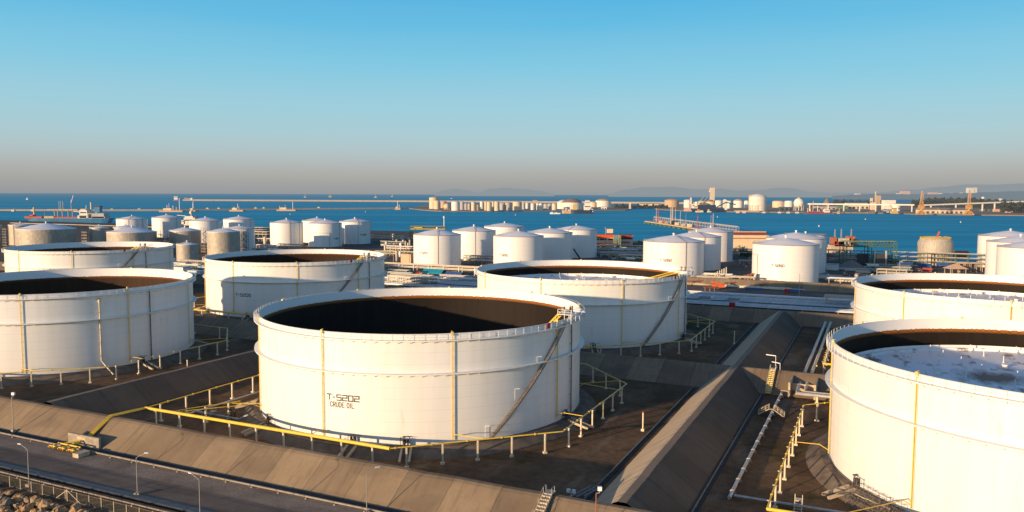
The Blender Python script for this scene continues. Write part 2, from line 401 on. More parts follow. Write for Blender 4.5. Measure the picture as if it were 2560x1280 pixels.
# brighter, warmer air around the low sun behind the photographer
sdir = (sin(radians(SUN_AZ)), cos(radians(SUN_AZ)), .12)
dt = wn_('ShaderNodeVectorMath', operation='DOT_PRODUCT'); nt.links.new(tcw.outputs['Generated'], dt.inputs[0]); dt.inputs[1].default_value = sdir
mx0 = wn_('ShaderNodeMath', operation='MAXIMUM'); nt.links.new(dt.outputs['Value'], mx0.inputs[0]); mx0.inputs[1].default_value = 0
pw = wn_('ShaderNodeMath', operation='POWER'); nt.links.new(mx0.outputs[0], pw.inputs[0]); pw.inputs[1].default_value = 3.0
glow = wn_('ShaderNodeMix', data_type='RGBA', blend_type='ADD'); nt.links.new(pw.outputs[0], glow.inputs[0])
nz = wn_('ShaderNodeTexNoise'); mpz = wn_('ShaderNodeMapping'); mpz.inputs['Scale'].default_value = (1.2, 1.2, 14); nt.links.new(tcw.outputs['Generated'], mpz.inputs[0]); nt.links.new(mpz.outputs[0], nz.inputs['Vector']); nz.inputs['Scale'].default_value = 1.6; nz.inputs['Detail'].default_value = 4
hzv = wn_('ShaderNodeMath', operation='MULTIPLY_ADD'); nt.links.new(nz.outputs['Fac'], hzv.inputs[0]); hzv.inputs[1].default_value = .22; hzv.inputs[2].default_value = -.06
vz = wn_('ShaderNodeMix', data_type='RGBA'); nt.links.new(hzv.outputs[0], vz.inputs[0]); nt.links.new(rp.outputs[0], vz.inputs[6]); vz.inputs[7].default_value = (.52, .58, .62, 1)
nt.links.new(vz.outputs[2], glow.inputs[6]); glow.inputs[7].default_value = (.55, .50, .46, 1)
sky = wn_('ShaderNodeTexSky'); sky.sky_type = 'NISHITA'; sky.sun_disc = False
sky.sun_elevation = radians(SUN_EL); sky.sun_rotation = radians(SUN_AZ)
bg1 = wn_('ShaderNodeBackground'); nt.links.new(glow.outputs[2], bg1.inputs[0]); bg1.inputs[1].default_value = .94
bg2 = wn_('ShaderNodeBackground'); nt.links.new(sky.outputs[0], bg2.inputs[0]); bg2.inputs[1].default_value = .006
ash = wn_('ShaderNodeAddShader'); nt.links.new(bg1.outputs[0], ash.inputs[0]); nt.links.new(bg2.outputs[0], ash.inputs[1]); nt.links.new(ash.outputs[0], out.inputs[0])
from mathutils import Vector
sl = bpy.data.lights.new('sun', 'SUN'); sl.energy = 6.9; sl.angle = radians(.6); sl.color = (1.0, .69, .40)
so = bpy.data.objects.new('sun', sl); COL.objects.link(so); so.location = (-300, -250, 120)
e_ = radians(SUN_EL); so.rotation_euler = Vector((-sin(radians(SUN_AZ))*cos(e_), -cos(radians(SUN_AZ))*cos(e_), -sin(e_))).to_track_quat('-Z', 'Y').to_euler()
cam = bpy.data.cameras.new('camera'); co = bpy.data.objects.new('camera', cam); COL.objects.link(co); sc.camera = co
cam.sensor_width = 36.0; cam.lens = 36.0*FPX/2560; cam.clip_start = 1.0; cam.clip_end = 200000.0
co.location = (0, 0, HC)
from mathutils import Matrix
cp, sp = cos(PITCH), sin(PITCH); cr, sr = cos(ROLL), sin(ROLL)
R0 = Vector((1, 0, 0)); D0 = Vector((0, -sp, -cp)); F0 = Vector((0, cp, -sp))
# image axes turned by the roll: right = c*R - s*(-D) ...
Rr = R0*cr + D0*sr; Dr = -R0*sr + D0*cr
co.rotation_euler = Matrix((Rr, -Dr, -F0)).transposed().to_euler()
sc.view_settings.view_transform = 'Standard'; sc.view_settings.look = 'None'; sc.view_settings.exposure = 0
sc.render.resolution_x = 1024; sc.render.resolution_y = 512
sc.cycles.max_bounces = 6; sc.cycles.diffuse_bounces = 3; sc.cycles.glossy_bounces = 2; sc.cycles.transparent_max_bounces = 12
# ------------------------------------------------------------------ the setting
def sheet(name, pts, z, mat, site=True, n=1):
    mb = MB(); P = [(x, y, 0) for x, y in pts]; mb.add(P, [tuple(range(len(P)))])
    return struct(name, mb, mat, (W(0, 0, z) if site else (0, 0, z)), TH if site else 0)
sea = MB(); RR = 90000
sea.add([(RR*cos(2*pi*i/64), RR*sin(2*pi*i/64), 0) for i in range(64)], [tuple(range(64))]); struct('sea', sea, 'sea_water', (0, 0, ZS))
def rect(s0, s1, t0, t1): return [(s0, t0), (s1, t0), (s1, t1), (s0, t1)]
sheet('ground', rect(-700, 430, -61, 180), ZG, 'soil')
LAND = [(-1700, 178), (430, 178), (430, 545), (240, 548), (170, 556), (75, 566), (60, 640), (-20, 690), (-190, 708), (-500, 775), (-900, 764), (-1700, 790)]
sheet('yard', LAND, -1.0, 'yard')
mb = MB()
for i in range(len(LAND)):                                  # quay edge under the yard
    a, b = LAND[i], LAND[(i+1) % len(LAND)]
    mb.add([(a[0], a[1], -1.02), (b[0], b[1], -1.02), (b[0], b[1], -7), (a[0], a[1], -7)], [(0, 1, 2, 3)])
struct('shore', mb, 'concrete_wall', W(0, 0, 0), TH)
sheet('verge', rect(-700, 430, -69.2, -61), ZG-.004, 'gravel')
sheet('road', rect(-700, 430, -75.3, -69.2), ZG+.004, 'asphalt')
sheet('roadside', rect(-700, 430, -77.0, -75.3), ZG+.002, 'gutter_concrete')
sheet('seaward_verge', rect(-700, 430, -84.2, -77.9), ZG, 'soil')
mb = MB(); mb.prism([(-77.9, ZG), (-77.9, ZG-1.0), (-77.0, ZG-1.0), (-77.0, ZG)], -700, 430); mb.f = mb.f[:3]; mb.sm = mb.sm[:3]
struct('drain', mb, 'drain_dark', W(0, 0, 0), TH)
mb = MB(); mb.prism([(-63.1, ZG), (-63.1, ZG+.05), (-61.6, ZG+.05), (-61.6, ZG)], -700, 430); struct('toe_drain', mb, 'drain_dark', W(0, 0, 0), TH)  # flat strip; the shade in the drain is put into its dark colour
mb = MB(); mb.add([(-700, -84.2, ZG), (430, -84.2, ZG), (430, -100, -8), (-700, -100, -8)], [(3, 2, 1, 0)]); struct('revetment', mb, 'soil', W(0, 0, 0), TH)
# site access road behind the big tanks
sheet('access_road', rect(-420, 240, 266, 284), -.996, 'asphalt')
# ------------------------------------------------------------------ earth bunds faced with concrete
def bund_mesh(L, half, top, crest=.55, nseg=None, z0=ZG-.25):
    mb = MB(); n = nseg or max(2, int(L/6)); prof = [(-half, z0), (-crest-.75, top-.32), (-crest, top), (crest, top), (crest+.75, top-.32), (half, z0)]
    vs = []; fs = []
    for i in range(n+1):
        x = -L/2+L*i/n; w = random.uniform(-.10, .10); h = random.uniform(-.05, .05)
        for j, (y, z) in enumerate(prof): vs.append((x, y+(w if 0 < j < 5 else w*.6), z+(h+random.uniform(-.03, .03) if 0 < j < 5 else 0)))
    for i in range(n):
        for j in range(5): fs.append((i*6+j, (i+1)*6+j, (i+1)*6+j+1, i*6+j+1))
    mb.add(vs, fs); return mb
def bund(L, half, top, s, t, turn, label, group=None):
    return single('containment_bund', bund_mesh(L, half, top, .7 if turn else .5), 'bund_sun_shade' if turn else 'bund_concrete', label, 'bund', W(s, t, 0), TH+turn, group)
bund(1120, 8.0, 2.75, -135, -54, 0, 'long brown concrete bund slope running along the foreground road')
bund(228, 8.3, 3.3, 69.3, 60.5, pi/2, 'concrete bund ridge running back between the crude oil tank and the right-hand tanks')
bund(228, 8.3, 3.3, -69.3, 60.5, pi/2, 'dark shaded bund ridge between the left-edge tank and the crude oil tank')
bund(1120, 11.2, 3.0, -135, 57.6, 0, 'shadowed cross bund between the front row and rear row of open tanks')
bund(1120, 9.5, 3.0, -135, 177.5, 0, 'rear bund between the open tanks and the blue pipe corridor')
bund(500, 7.0, 3.2, -70, 296, 0, 'low grey bund in front of the middle row of white cone-roofed tanks')
for s0, s1, h in ((-262, 120, 0), ):
    pass
def gutter(s, t0, t1, label):
    mb = MB(); L = t1-t0
    mb.box(0, 0, .06, L, .55, .12); part0 = mb
    o = single('drain_gutter', mb, 'drain_dark', label, 'gutter', W(s, (t0+t1)/2, ZG), TH+pi/2, 'drain gutters along the bund toes')
    k = MB(); k.box(0, .52, .16, L, .22, .32); part('kerb', k, 'gutter_concrete', o)
    return o
gutter(60.1, -45, 45, 'dark gutter at left foot of the sunlit bund ridge')
gutter(78.4, -45, 45, 'dark gutter at right foot of the bund ridge beside grey pipe')
gutter(60.1, 71, 168, 'dark gutter at left foot of the rear bund ridge')
gutter(78.4, 71, 168, 'dark gutter at right foot of the rear bund ridge')
# ------------------------------------------------------------------ big open-topped crude tanks
RT, HT = 40.0, 23.3
NS = 180
def pol(r, a, z): return (r*cos(a), r*sin(a), z)
def me_(mb, name, mat): return mb.mesh(name, mat)
TM = {}
mb = MB(); mb.lathe([(RT, 0), (RT, HT-.12), (RT+.10, HT-.12), (RT+.10, HT), (RT-.02, HT)], NS)
mb = MB().lathe_hard([(RT, 0), (RT, HT-.14)], NS).lathe_hard([(RT+.13, HT-.14), (RT+.13, HT), (RT-.03, HT)], NS)
TM['shell'] = me_(mb, 'shell', 'shell_paint')
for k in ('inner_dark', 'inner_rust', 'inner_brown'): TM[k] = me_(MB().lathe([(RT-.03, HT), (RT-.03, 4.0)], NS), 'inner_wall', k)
def girder(z):
    m = MB().lathe_hard([(RT+.005, z), (RT+1.15, z), (RT+1.15, z-.22), (RT+1.06, z-.22), (RT+1.06, z-.10), (RT+.005, z-.10)], NS)
    for i in range(104):
        a = 2*pi*i/104; m.bar(pol(RT+.02, a, z-.75), pol(RT+1.0, a, z-.16), .07, .10)
    return m
TM['walkway'] = me_(girder(HT-1.2), 'walkway', 'girder_white'); TM['wind_girder'] = me_(girder(15.1), 'wind_girder', 'girder_white')
mb = MB()
for i in range(120):
    a = 2*pi*i/120; mb.bar(pol(RT+1.08, a, HT-1.2), pol(RT+1.08, a, HT+.05), .06)
for z in (HT+.05, HT-.55): mb.tube([pol(RT+1.08, 2*pi*i/120, z) for i in range(120)], .024, 4, False, True)
TM['handrail'] = me_(mb, 'handrail', 'rail_white')
mb = MB()
mb.tube([pol(RT+.36, 0, .9), pol(RT+.36, 0, HT-.6), pol(RT+.30, 0, HT+.35), pol(RT-.15, 0, HT+.45)], .085, 8)
mb.tube([pol(RT+.36, .0062, .9), pol(RT+.36, .0062, HT-1.3)], .045, 6)
for z in range(2, 23, 2): mb.bar(pol(RT, 0, z), pol(RT+.36, 0, z), .07)
TM['foam_pipe'] = me_(mb, 'foam_pipe', 'yellow_paint')
TM['foam_chamber'] = me_(MB().box(RT+.30, .02, HT-.05, .42, .5, .75), 'foam_chamber', 'yellow_pale')
TM['foam_feed'] = me_(MB().tube([pol(RT+.36, 0, 1.6), (RT+2.8, 0, 2.0), (RT+5.2, .2, 2.45)], .085, 6), 'foam_feed', 'yellow_paint')
mb = MB(); mb.tube([pol(RT+.42, 0, HT-1.1), pol(RT+.42, 0, .1)], .17, 8)
for z in range(2, 22, 3): mb.bar(pol(RT, 0, z), pol(RT+.42, 0, z), .12)
TM['drain_pipe'] = me_(mb, 'drain_pipe', 'brown_pipe')
A0, A1 = radians(-38.4), radians(-6.2)
def helix(f): return A0+(A1-A0)*f
NT_ = 96; mb = MB(); st_ = MB(); hr = MB()
for i in range(NT_):
    f = (i+.5)/NT_; a = helix(f); z = .35+(HT-1.3)*f
    mb.add([pol(RT+.12, a-.0032, z), pol(RT+.95, a-.0032, z), pol(RT+.95, a+.0032, z), pol(RT+.12, a+.0032, z),
            pol(RT+.12, a-.0032, z-.06), pol(RT+.95, a-.0032, z-.06), pol(RT+.95, a+.0032, z-.06), pol(RT+.12, a+.0032, z-.06)],
           [(0, 1, 2, 3), (7, 6, 5, 4), (0, 4, 5, 1), (1, 5, 6, 2), (2, 6, 7, 3), (3, 7, 4, 0)])
for rr in (RT+.10, RT+.98):
    pts = [pol(rr, helix(i/40), .15+(HT-1.3)*i/40) for i in range(41)]
    for i in range(40): st_.bar(pts[i], pts[i+1], .09, .30)
for h in (.55, 1.05):
    pts = [pol(RT+.98, helix(i/40), .35+h+(HT-1.3)*i/40) for i in range(41)]; hr.tube(pts, .035, 4)
for i in range(49):
    f = i/48; hr.bar(pol(RT+.98, helix(f), .3+(HT-1.3)*f), pol(RT+.98, helix(f), 1.4+(HT-1.3)*f), .045)
TM['stairway'] = me_(st_, 'stairway', 'stair_steel'); TM['tread'] = me_(mb, 'treads', 'tread_steel'); TM['stair_rail'] = me_(hr, 'stair_handrail', 'stair_steel')
mb = MB()                                                        # light brackets along the stairs
for lk, f in enumerate((.02, .34, .62, .9)):
    mb = MB(); a = helix(f)-.035; z = .3+(HT-1.3)*f
    mb.bar(pol(RT+.3, a, z), pol(RT+.3, a, z+2.4), .05); mb.bar(pol(RT+.3, a, z+2.4), pol(RT+.9, a+.022, z+2.45), .16, .09); TM['lamp%d' % lk] = me_(mb, 'stair_lamp', 'lamp_white')

mb = MB()                                                        # gauge platform over the rim
ga = radians(-1.5)
def gp(r, da, z): return pol(r, ga+da, z)
mb.box(*pol(RT+.2, ga, HT+1.05), 3.6, 5.0, .12, ga)
for r in (RT-1.5, RT+.2, RT+1.9):
    for da in (-.062, 0, .062):
        mb.bar(gp(r, da, HT-.9 if r > RT else HT+1.0), gp(r, da, HT+2.2), .10)
for z in (HT+1.65, HT+2.2):
    for r in (RT-1.5, RT+1.9): mb.bar(gp(r, -.062, z), gp(r, .062, z), .06)
    for da in (-.062, .062): mb.bar(gp(RT-1.5, da, z), gp(RT+1.9, da, z), .06)
mb.bar(gp(RT+1.9, -.06, HT+1.0), gp(RT+.6, -.10, HT-.9), .12); mb.bar(gp(RT+1.9, -.03, HT+1.0), gp(RT+.6, -.075, HT-.9), .12)
TM['gauge_platform'] = me_(mb, 'gauge_platform', 'rail_white')
mb = MB().cyl(*pol(RT-.6, ga-.03, 0)[:2], HT+1.1, HT+2.7, .35, 12); TM['gauge_well'] = me_(mb, 'gauge_well', 'stair_steel')
TM['gauge_box'] = me_(MB().box(*pol(RT+.4, ga+.025, HT+1.9), .7, .7, 1.6, ga), 'gauge_box', 'stair_steel')
mb = MB()                                                        # hooped hose cradle hung outside the rim
for i in range(7):
    a = ga+.045+.010*i; mb.tube([pol(RT+1.2, a, HT-.9), pol(RT+2.5, a, HT-.5), pol(RT+2.7, a, HT+1.0), pol(RT+1.7, a, HT+2.3)], .05, 5)
mb.tube([pol(RT+2.7, ga+.045+.010*i, HT+.4) for i in range(7)], .05, 5); mb.tube([pol(RT+2.4, ga+.045+.010*i, HT+1.6) for i in range(7)], .05, 5)
TM['hose_cradle'] = me_(mb, 'hose_cradle', 'pipe_blue')
TM['alarm_board'] = me_(MB().box(*pol(RT+1.18, radians(-16.5), HT-.30), .12, 1.0, 1.15, radians(-16.5)), 'alarm_board', 'red_paint')
mb = MB().lathe_hard([(RT+.01, -.03), (RT+1.7, -.06), (RT+1.7, -.16), (RT+4.4, ZG-.05)], NS)
TM['foundation'] = me_(mb, 'foundation', 'apron')
TM['base_ring'] = me_(MB().lathe_hard([(RT+.01, .12), (RT+.28, .12), (RT+.28, -.02)], NS), 'base_ring', 'brown_pipe')
mb = MB()
mb.tube([(RT, 0, .75), (RT+.9, 0, .75), (RT+1.25, 0, .2)], .2, 8); mb.cyl(RT+.75, 0, .6, 1.55, .28, 10); mb.cyl(RT+.75, 0, 1.55, 2.1, .07, 6); mb.cyl(RT+.75, 0, 2.05, 2.15, .42, 12); mb.box(RT+.8, .7, .9, .5, .3, 1.6); mb.bar((RT+.4, -.9, 0), (RT+.4, -.9, 1.9), .1); mb.bar((RT+.3, -.9, 1.9), (RT+.3, 2.2, 1.9), .06)
TM['drain_valve'] = me_(mb, 'drain_valve', 'valve_dark')
mb = MB()
for y in (-.95, .95): mb.bar((RT+1.5, y, -.02), (RT+6.6, y, ZG+.28), .45, .5)
TM['drain_chute'] = me_(mb, 'drain_chute', 'concrete_pale')
TM['roof_plate'] = me_(MB().lathe_hard([(0, .35), (9, .22), (RT-2.6, 0), (RT-2.6, .55), (RT-2.45, .55), (RT-.4, .30), (RT-.08, .25)], 120), 'roof_plate', 'floating_roof_paint')
TM['roof_plate'].materials[0] = M['floating_roof_paint']
TM['foam_dam'] = me_(MB().lathe_hard([(RT-1.3, .28), (RT-1.3, 1.0), (RT-1.2, 1.0), (RT-1.2, .28)], 120), 'foam_dam', 'girder_white')
TM['roof_leg'] = me_(MB().cyl(0, 0, .05, 1.55, .10, 7).cyl(0, 0, .05, .16, .28, 8), 'roof_leg', 'rail_white')
TM['manhole'] = me_(MB().cyl(0, 0, .05, .75, .55, 12).cyl(0, 0, .75, .85, .68, 12), 'manhole', 'girder_white')
GL = {'T': [[(0, 1), (1, 1)], [(.5, 1), (.5, 0)]], '-': [[(.1, .5), (.75, .5)]], '5': [[(1, 1), (0, 1), (0, .52), (1, .52), (1, 0), (0, 0)]],
      '2': [[(0, 1), (1, 1), (1, .52), (0, .52), (0, 0), (1, 0)]], '0': [[(0, 0), (0, 1), (1, 1), (1, 0), (0, 0)]], '1': [[(.3, .85), (.6, 1), (.6, 0)]],
      '3': [[(0, 1), (1, 1), (1, 0), (0, 0)], [(.25, .52), (1, .52)]],
      '6': [[(1, 1), (0, 1), (0, 0), (1, 0), (1, .52), (0, .52)]], 'C': [[(1, .8), (.75, 1), (.25, 1), (0, .75), (0, .25), (.25, 0), (.75, 0), (1, .2)]],
      'R': [[(0, 0), (0, 1), (.8, 1), (1, .85), (1, .65), (.8, .5), (0, .5)], [(.5, .5), (1, 0)]], 'U': [[(0, 1), (0, .2), (.25, 0), (.75, 0), (1, .2), (1, 1)]],
      'D': [[(0, 0), (0, 1), (.65, 1), (1, .7), (1, .3), (.65, 0), (0, 0)]], 'E': [[(1, 1), (0, 1), (0, 0), (1, 0)], [(0, .52), (.8, .52)]],
      'O': [[(.25, 0), (.75, 0), (1, .25), (1, .75), (.75, 1), (.25, 1), (0, .75), (0, .25), (.25, 0)]], 'I': [[(.5, 0), (.5, 1)]], 'L': [[(0, 1), (0, 0), (1, 0)]]}
def lettering(mb, text, a_start, z0, h, w, th, R, gap=.35):
    x = 0.0; k = 0
    for ch in text:
        if ch == ' ': x += w*.75; continue
        ww = w*.35 if ch in 'I' else (w*.62 if ch == '-' else w)
        for line in GL[ch]:
            for (xa, ya), (xb, yb) in zip(line[:-1], line[1:]):
                p = (x+xa*ww, ya*h); q = (x+xb*ww, yb*h); dx, dy = q[0]-p[0], q[1]-p[1]; L = hypot(dx, dy) or 1
                ux, uy = dx/L, dy/L; nx, ny = -uy*th/2, ux*th/2; ex, ey = ux*th/2*.98, uy*th/2*.98; k += 1; rr = R+.025+.0015*(k % 9)
                vs = []
                for (cx, cy, sx) in ((p[0]-ex, p[1]-ey, 1), (q[0]+ex, q[1]+ey, 1), (q[0]+ex, q[1]+ey, -1), (p[0]-ex, p[1]-ey, -1)):
                    xx, yy = cx-nx*sx, cy-ny*sx; a = a_start+xx/R; vs.append((rr*cos(a), rr*sin(a), z0+yy))
                mb.add(vs, [(0, 1, 2, 3)])
        x += ww+w*gap
    mb.adv = x; return mb
def roof_kit(root, z, legs, parent_label=None):
    rf = part('floating_roof', TM['roof_plate'], None, root, parent_label, (0, 0, z))
    part('foam_dam', TM['foam_dam'], None, rf)
    if legs:
        rnd = random.Random(3)
        for ring, n in ((9, 6), (16, 10), (23, 15), (30, 20), (36, 24)):
            for i in range(n):
                a = 2*pi*(i+.37*ring)/n; part('roof_leg', TM['roof_leg'], None, rf, None, (ring*cos(a), ring*sin(a), .1+.25*(1-ring/37)))
        for i in range(14):
            a = 2*pi*i/14+.2; r = (RT-4.4) if i % 2 else 20+rnd.uniform(-6, 6); part('manhole', TM['manhole'], None, rf, None, (r*cos(a), r*sin(a), .02))
    return rf
def ladder_mesh(dz, run):
    """rolling ladder: a yellow truss from the platform down to the floating roof, running inward along -x"""
    m = MB(); L = hypot(dz, run); n = max(4, int(L/1.7))
    P = lambda f, y, h: (-run*f, y, -dz*f+h)
    for y in (-.45, .45):
        m.bar(P(0, y, .95), P(1, y, .95), .13); m.bar(P(0, y, 0), P(1, y, 0), .16)
        for i in range(n): m.bar(P(i/n, y, 0), P((i+.5)/n, y, .95), .07); m.bar(P((i+.5)/n, y, .95), P((i+1)/n, y, 0), .07)
    for i in range(int(L/.5)): m.bar(P(i*.5/L, -.45, 0), P(i*.5/L, .45, 0), .18, .05)
    m.cyl(-run, -.6, -dz-.2, -dz+.25, .25, 8); m.cyl(-run, .6, -dz-.2, -dz+.25, .25, 8); return m
def crude_tank(x, y, label, inner, roof_z, legs=False, letters=None, sub=None, stairs=True, ladder=(0.0, 22.0), turn=0.0, extra=None):
    t = thing('crude_tank', label, 'oil tank', (x, y, 0), TH+turn, 'open-topped crude oil tanks')
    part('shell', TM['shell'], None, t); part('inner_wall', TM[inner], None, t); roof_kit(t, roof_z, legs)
    part('walkway', TM['walkway'], None, t); part('wind_girder', TM['wind_girder'], None, t); part('handrail', TM['handrail'], None, t)
    for i in range(9):
        a = radians(-130+40*i)
        fp = part('foam_pipe', TM['foam_pipe'], None, t, None, (0, 0, 0), a); part('foam_chamber', TM['foam_chamber'], None, fp)
    part('drain_pipe', TM['drain_pipe'], None, t, None, (0, 0, 0), radians(.3))
    part('foundation', TM['foundation'], None, t); part('base_ring', TM['base_ring'], None, t)
    for d in (-148, -118, -80, -64, -5):
        a = radians(d); dv_ = part('drain_valve', TM['drain_valve'], None, t, None, (0, 0, 0), a); part('drain_chute', TM['drain_chute'], None, t, None, (0, 0, 0), a+.012)
    if stairs:
        s = part('stairway', TM['stairway'], None, t); part('treads', TM['tread'], None, s); part('stair_handrail', TM['stair_rail'], None, s); [part('stair_lamp', TM['lamp%d' % q], None, s) for q in range(4)]
        g = part('gauge_platform', TM['gauge_platform'], None, t); part('gauge_well', TM['gauge_well'], None, g); part('gauge_box', TM['gauge_box'], None, g); part('hose_cradle', TM['hose_cradle'], None, t)
        part('alarm_board', TM['alarm_board'], None, t)
    la, run = ladder
    dz = HT+.6-(roof_z+.9); lm = ladder_mesh(dz, run); part('rolling_ladder', lm, 'yellow_paint', t, None, pol(RT-1.2, radians(la), HT+.6), radians(la)+(extra or 0.0))
    if letters:
        m = MB(); lettering(m, letters, radians(-88.6), 8.9, 1.12, 1.02, .23, RT); part('tank_number', m, 'letter_paint', t)
        x_ = 0.0
        for word in (sub.split() if sub else ()):
            m = MB(); lettering(m, word, radians(-87.5)+x_/RT, 7.45, .98, .46, .15, RT, .55); part('contents_name', m, 'letter_paint', t); x_ += m.adv+.42
    return t
crude_tank(-22.7, 198.5, 'open-topped white tank lettered T-5202 CRUDE OIL, nearest the middle foreground', 'inner_dark', 5.5, False, 'T-5202', 'CRUDE OIL', ladder=(-4, 17))
tb = crude_tank(-148.7, 257.3, 'large white open tank at the left edge with light grey drain pipe down its wall', 'inner_rust', 6.0, False, None, None, stairs=False, ladder=(-138, 24), extra=.5)
crude_tank(-100.1, 363.6, 'large white open tank lettered T-5205, lower wall in shadow', 'inner_brown', 8.0, False, 'T-5205', None, ladder=(-4, 26), extra=-.3)
crude_tank(-226.4, 421.5, 'farthest big open tank, below the grey metal silos at left', 'inner_rust', 10.0, False, ladder=(-4, 30), extra=.2)
crude_tank(26.7, 301.2, 'big open tank just behind the crude oil tank, its white floating roof high inside', 'inner_dark', 16.6, True, ladder=(-4, 22), extra=-.35)
crude_tank(153.1, 248.4, 'rear one of the two big open tanks at right edge, rust stained inner lip', 'inner_dark', 16.6, True)
crude_tank(101.9, 141.5, 'nearest big open tank at right edge, stained floating roof dotted with white posts', 'inner_dark', 16.3, True)
# light grey pipe down the wall of the left-edge tank
mb = MB(); mb.tube([pol(RT+.45, 0, HT-2.6), pol(RT+.45, 0, 2.6), pol(RT+1.6, .02, 1.0), pol(RT+4.2, .05, ZG+.2)], .22, 8); mb.cyl(RT+.45, 0, HT-3.4, HT-2.2, .42, 10)
for z in (4, 8, 12, 17): mb.box(RT+.3, 0, z, .7, .9, .16)
part('roof_drain_pipe', mb, 'pipe_tan', tb, None, (0, 0, 0), radians(-46.7)-TH)
# ------------------------------------------------------------------ yellow foam mains around each tank
RING = [(20, 43.2), (29, 43.0), (46.6, 25.0), (46.6, -20.8), (20.3, -45.6), (-46.6, -45.6)]; RINGB = [(-46.6, -45.6), (-46.6, 22.0), (-41.5, 27)]
post_me = MB().box(0, 0, 2.02, .30, .30, 4.0).box(0, 0, .18, .75, .75, .36).box(0, 0, 4.06, .95, .16, .14).mesh('post', 'post_paint')
cpl_me = MB().cyl(0, 0, -.14, .14, .24, 8).mesh('coupling', 'yellow_paint')
def foam_main(s, t, label, front=.30, supply=False, step=6.9):
    r = thing('foam_main', label, 'pipeline', W(s, t, ZG), TH, 'yellow foam mains on posts around the big tanks')
    zp = 2.65-ZG
    def run(p, q, rad, mat, name='pipe'):
        part(name, MB().tube([(p[0], p[1], zp), (q[0], q[1], zp)], rad, 10), mat, r)
        L = hypot(q[0]-p[0], q[1]-p[1]); n = max(1, int(L/step)); a = atan2(q[1]-p[1], q[0]-p[0])
        for i in range(n):
            f = (i+.55)/n; x, y = p[0]+(q[0]-p[0])*f, p[1]+(q[1]-p[1])*f; part('post', post_me, None, r, None, (x, y, 0), a+pi/2)
        for i in range(1, n+1):
            f = (i-.15)/n; c = part('coupling', cpl_me, None, r, None, (p[0]+(q[0]-p[0])*f, p[1]+(q[1]-p[1])*f, zp)); c.rotation_euler = (0, pi/2, a)
    for a, b in zip(RING[:-2], RING[1:-1]): run(a, b, .135, 'yellow_pale' if b != (20.3, -45.6) else 'yellow_paint')
    run(RING[-2], RING[-1], front, 'yellow_paint')
    for a, b in zip(RINGB[:-1], RINGB[1:]): run(a, b, .14, 'yellow_paint')
    for d, q in ((190, (-46.6, -8.2)), (-10, (46.6, -8.2)), (-50, (34.2, -32.3)), (-90, (1.0, -45.6)), (-130, (-38.3, -45.6)), (30, (44.0, 27.7))):
        a = radians(d); x, y = 40.36*cos(a), 40.36*sin(a); mx_, my_ = (x+q[0])/2, (y+q[1])/2
        part('feed_pipe', MB().tube([(x, y, 1.6-ZG), (x*1.04, y*1.04, zp-.1), (q[0], q[1], zp)], .085, 7), 'yellow_paint', r)
    part('pipe', MB().tube([(20, 43.2, zp), (10, 44.5, zp)], .12, 8), 'yellow_pale', r)
    part('pipe', MB().tube([(46.6, 18, zp-.02), (33, 22, zp-.3), (24, 33, zp-.3)], .10, 8), 'yellow_pale', r)
    return r
fm = foam_main(0, 0, 'thick yellow foam main on tan posts in front of the crude oil tank', .34)
foam_main(-139.1, 0.2, 'yellow foam main on posts before the left-edge tank')
foam_main(1.6, 113.8, 'yellow foam main zigzagging right of the tank behind the crude oil tank')
foam_main(136.9, 1.0, 'yellow foam main on posts left of the nearest right-hand tank', .30)
foam_main(-139.0, 117, 'yellow foam main in shade before the T-5205 tank')
foam_main(138, 119.5, 'yellow foam main around the rear right-hand tank')
# supply from the road: three yellow pipes over the bund into a headwall and a valve manifold
zp = 2.65-ZG
sup = MB()
for k in (-.42, 0, .42):
    sup.tube([(-46.6+k, -45.6, zp), (-46.9+k, -54.3, zp+.35), (-46.2+k, -61.0, 1.25)], .19, 8)
part('supply_pipe', sup, 'yellow_paint', fm)
mb = MB(); mb.box(0, 0, 1.0, 9.6, .5, 2.9); hw = single('headwall', mb, 'concrete_wall', 'stained concrete headwall at foot of the bund where yellow pipes pass', 'wall', W(-45.9, -61.6, ZG), TH)
part('sign_plate', MB().box(-.6, -.27, 1.75, 2.6, .04, .62), 'concrete_pale', hw)
mf = thing('valve_manifold', 'yellow valve manifold in three banks beside the roadside pipe', 'pipework', W(-46.8, -65.6, ZG), TH)
mb = MB(); mb.tube([(-3.4, 1.2, 1.0), (3.6, 1.2, 1.0)], .17, 8); mb.tube([(.9, 3.6, 1.3), (.4, 1.2, 1.0)], .2, 8); mb.tube([(.2, 3.6, 1.3), (-2.0, 1.2, 1.0)], .16, 8); part('header_pipe', mb, 'yellow_paint', mf)
for k in (-2.9, 0, 2.9):
    b = MB(); b.tube([(k, 1.2, 1.0), (k, -.2, .95)], .16, 8); b.tube([(k-.95, -.4, .8), (k+.95, -.4, .8)], .2, 8); bk = part('valve_bank', b, 'yellow_paint', mf)
    for d in (-.8, -.27, .27, .8):
        part('outlet', MB().tube([(k+d, -.4, .8), (k+d, -.85, .72)], .12, 8), 'orange_roof' if d in (-.27, .27) else 'yellow_paint', bk)
        part('leg', MB().bar((k+d, -.2, 0), (k+d, -.2, .8), .09), 'valve_dark', bk)
single('concrete_block', MB().box(0, 0, .42, 1.7, 2.6, .84), 'concrete_pale', 'small pale concrete block beside the yellow manifold', 'block', W(-41.0, -65.9, ZG), TH)
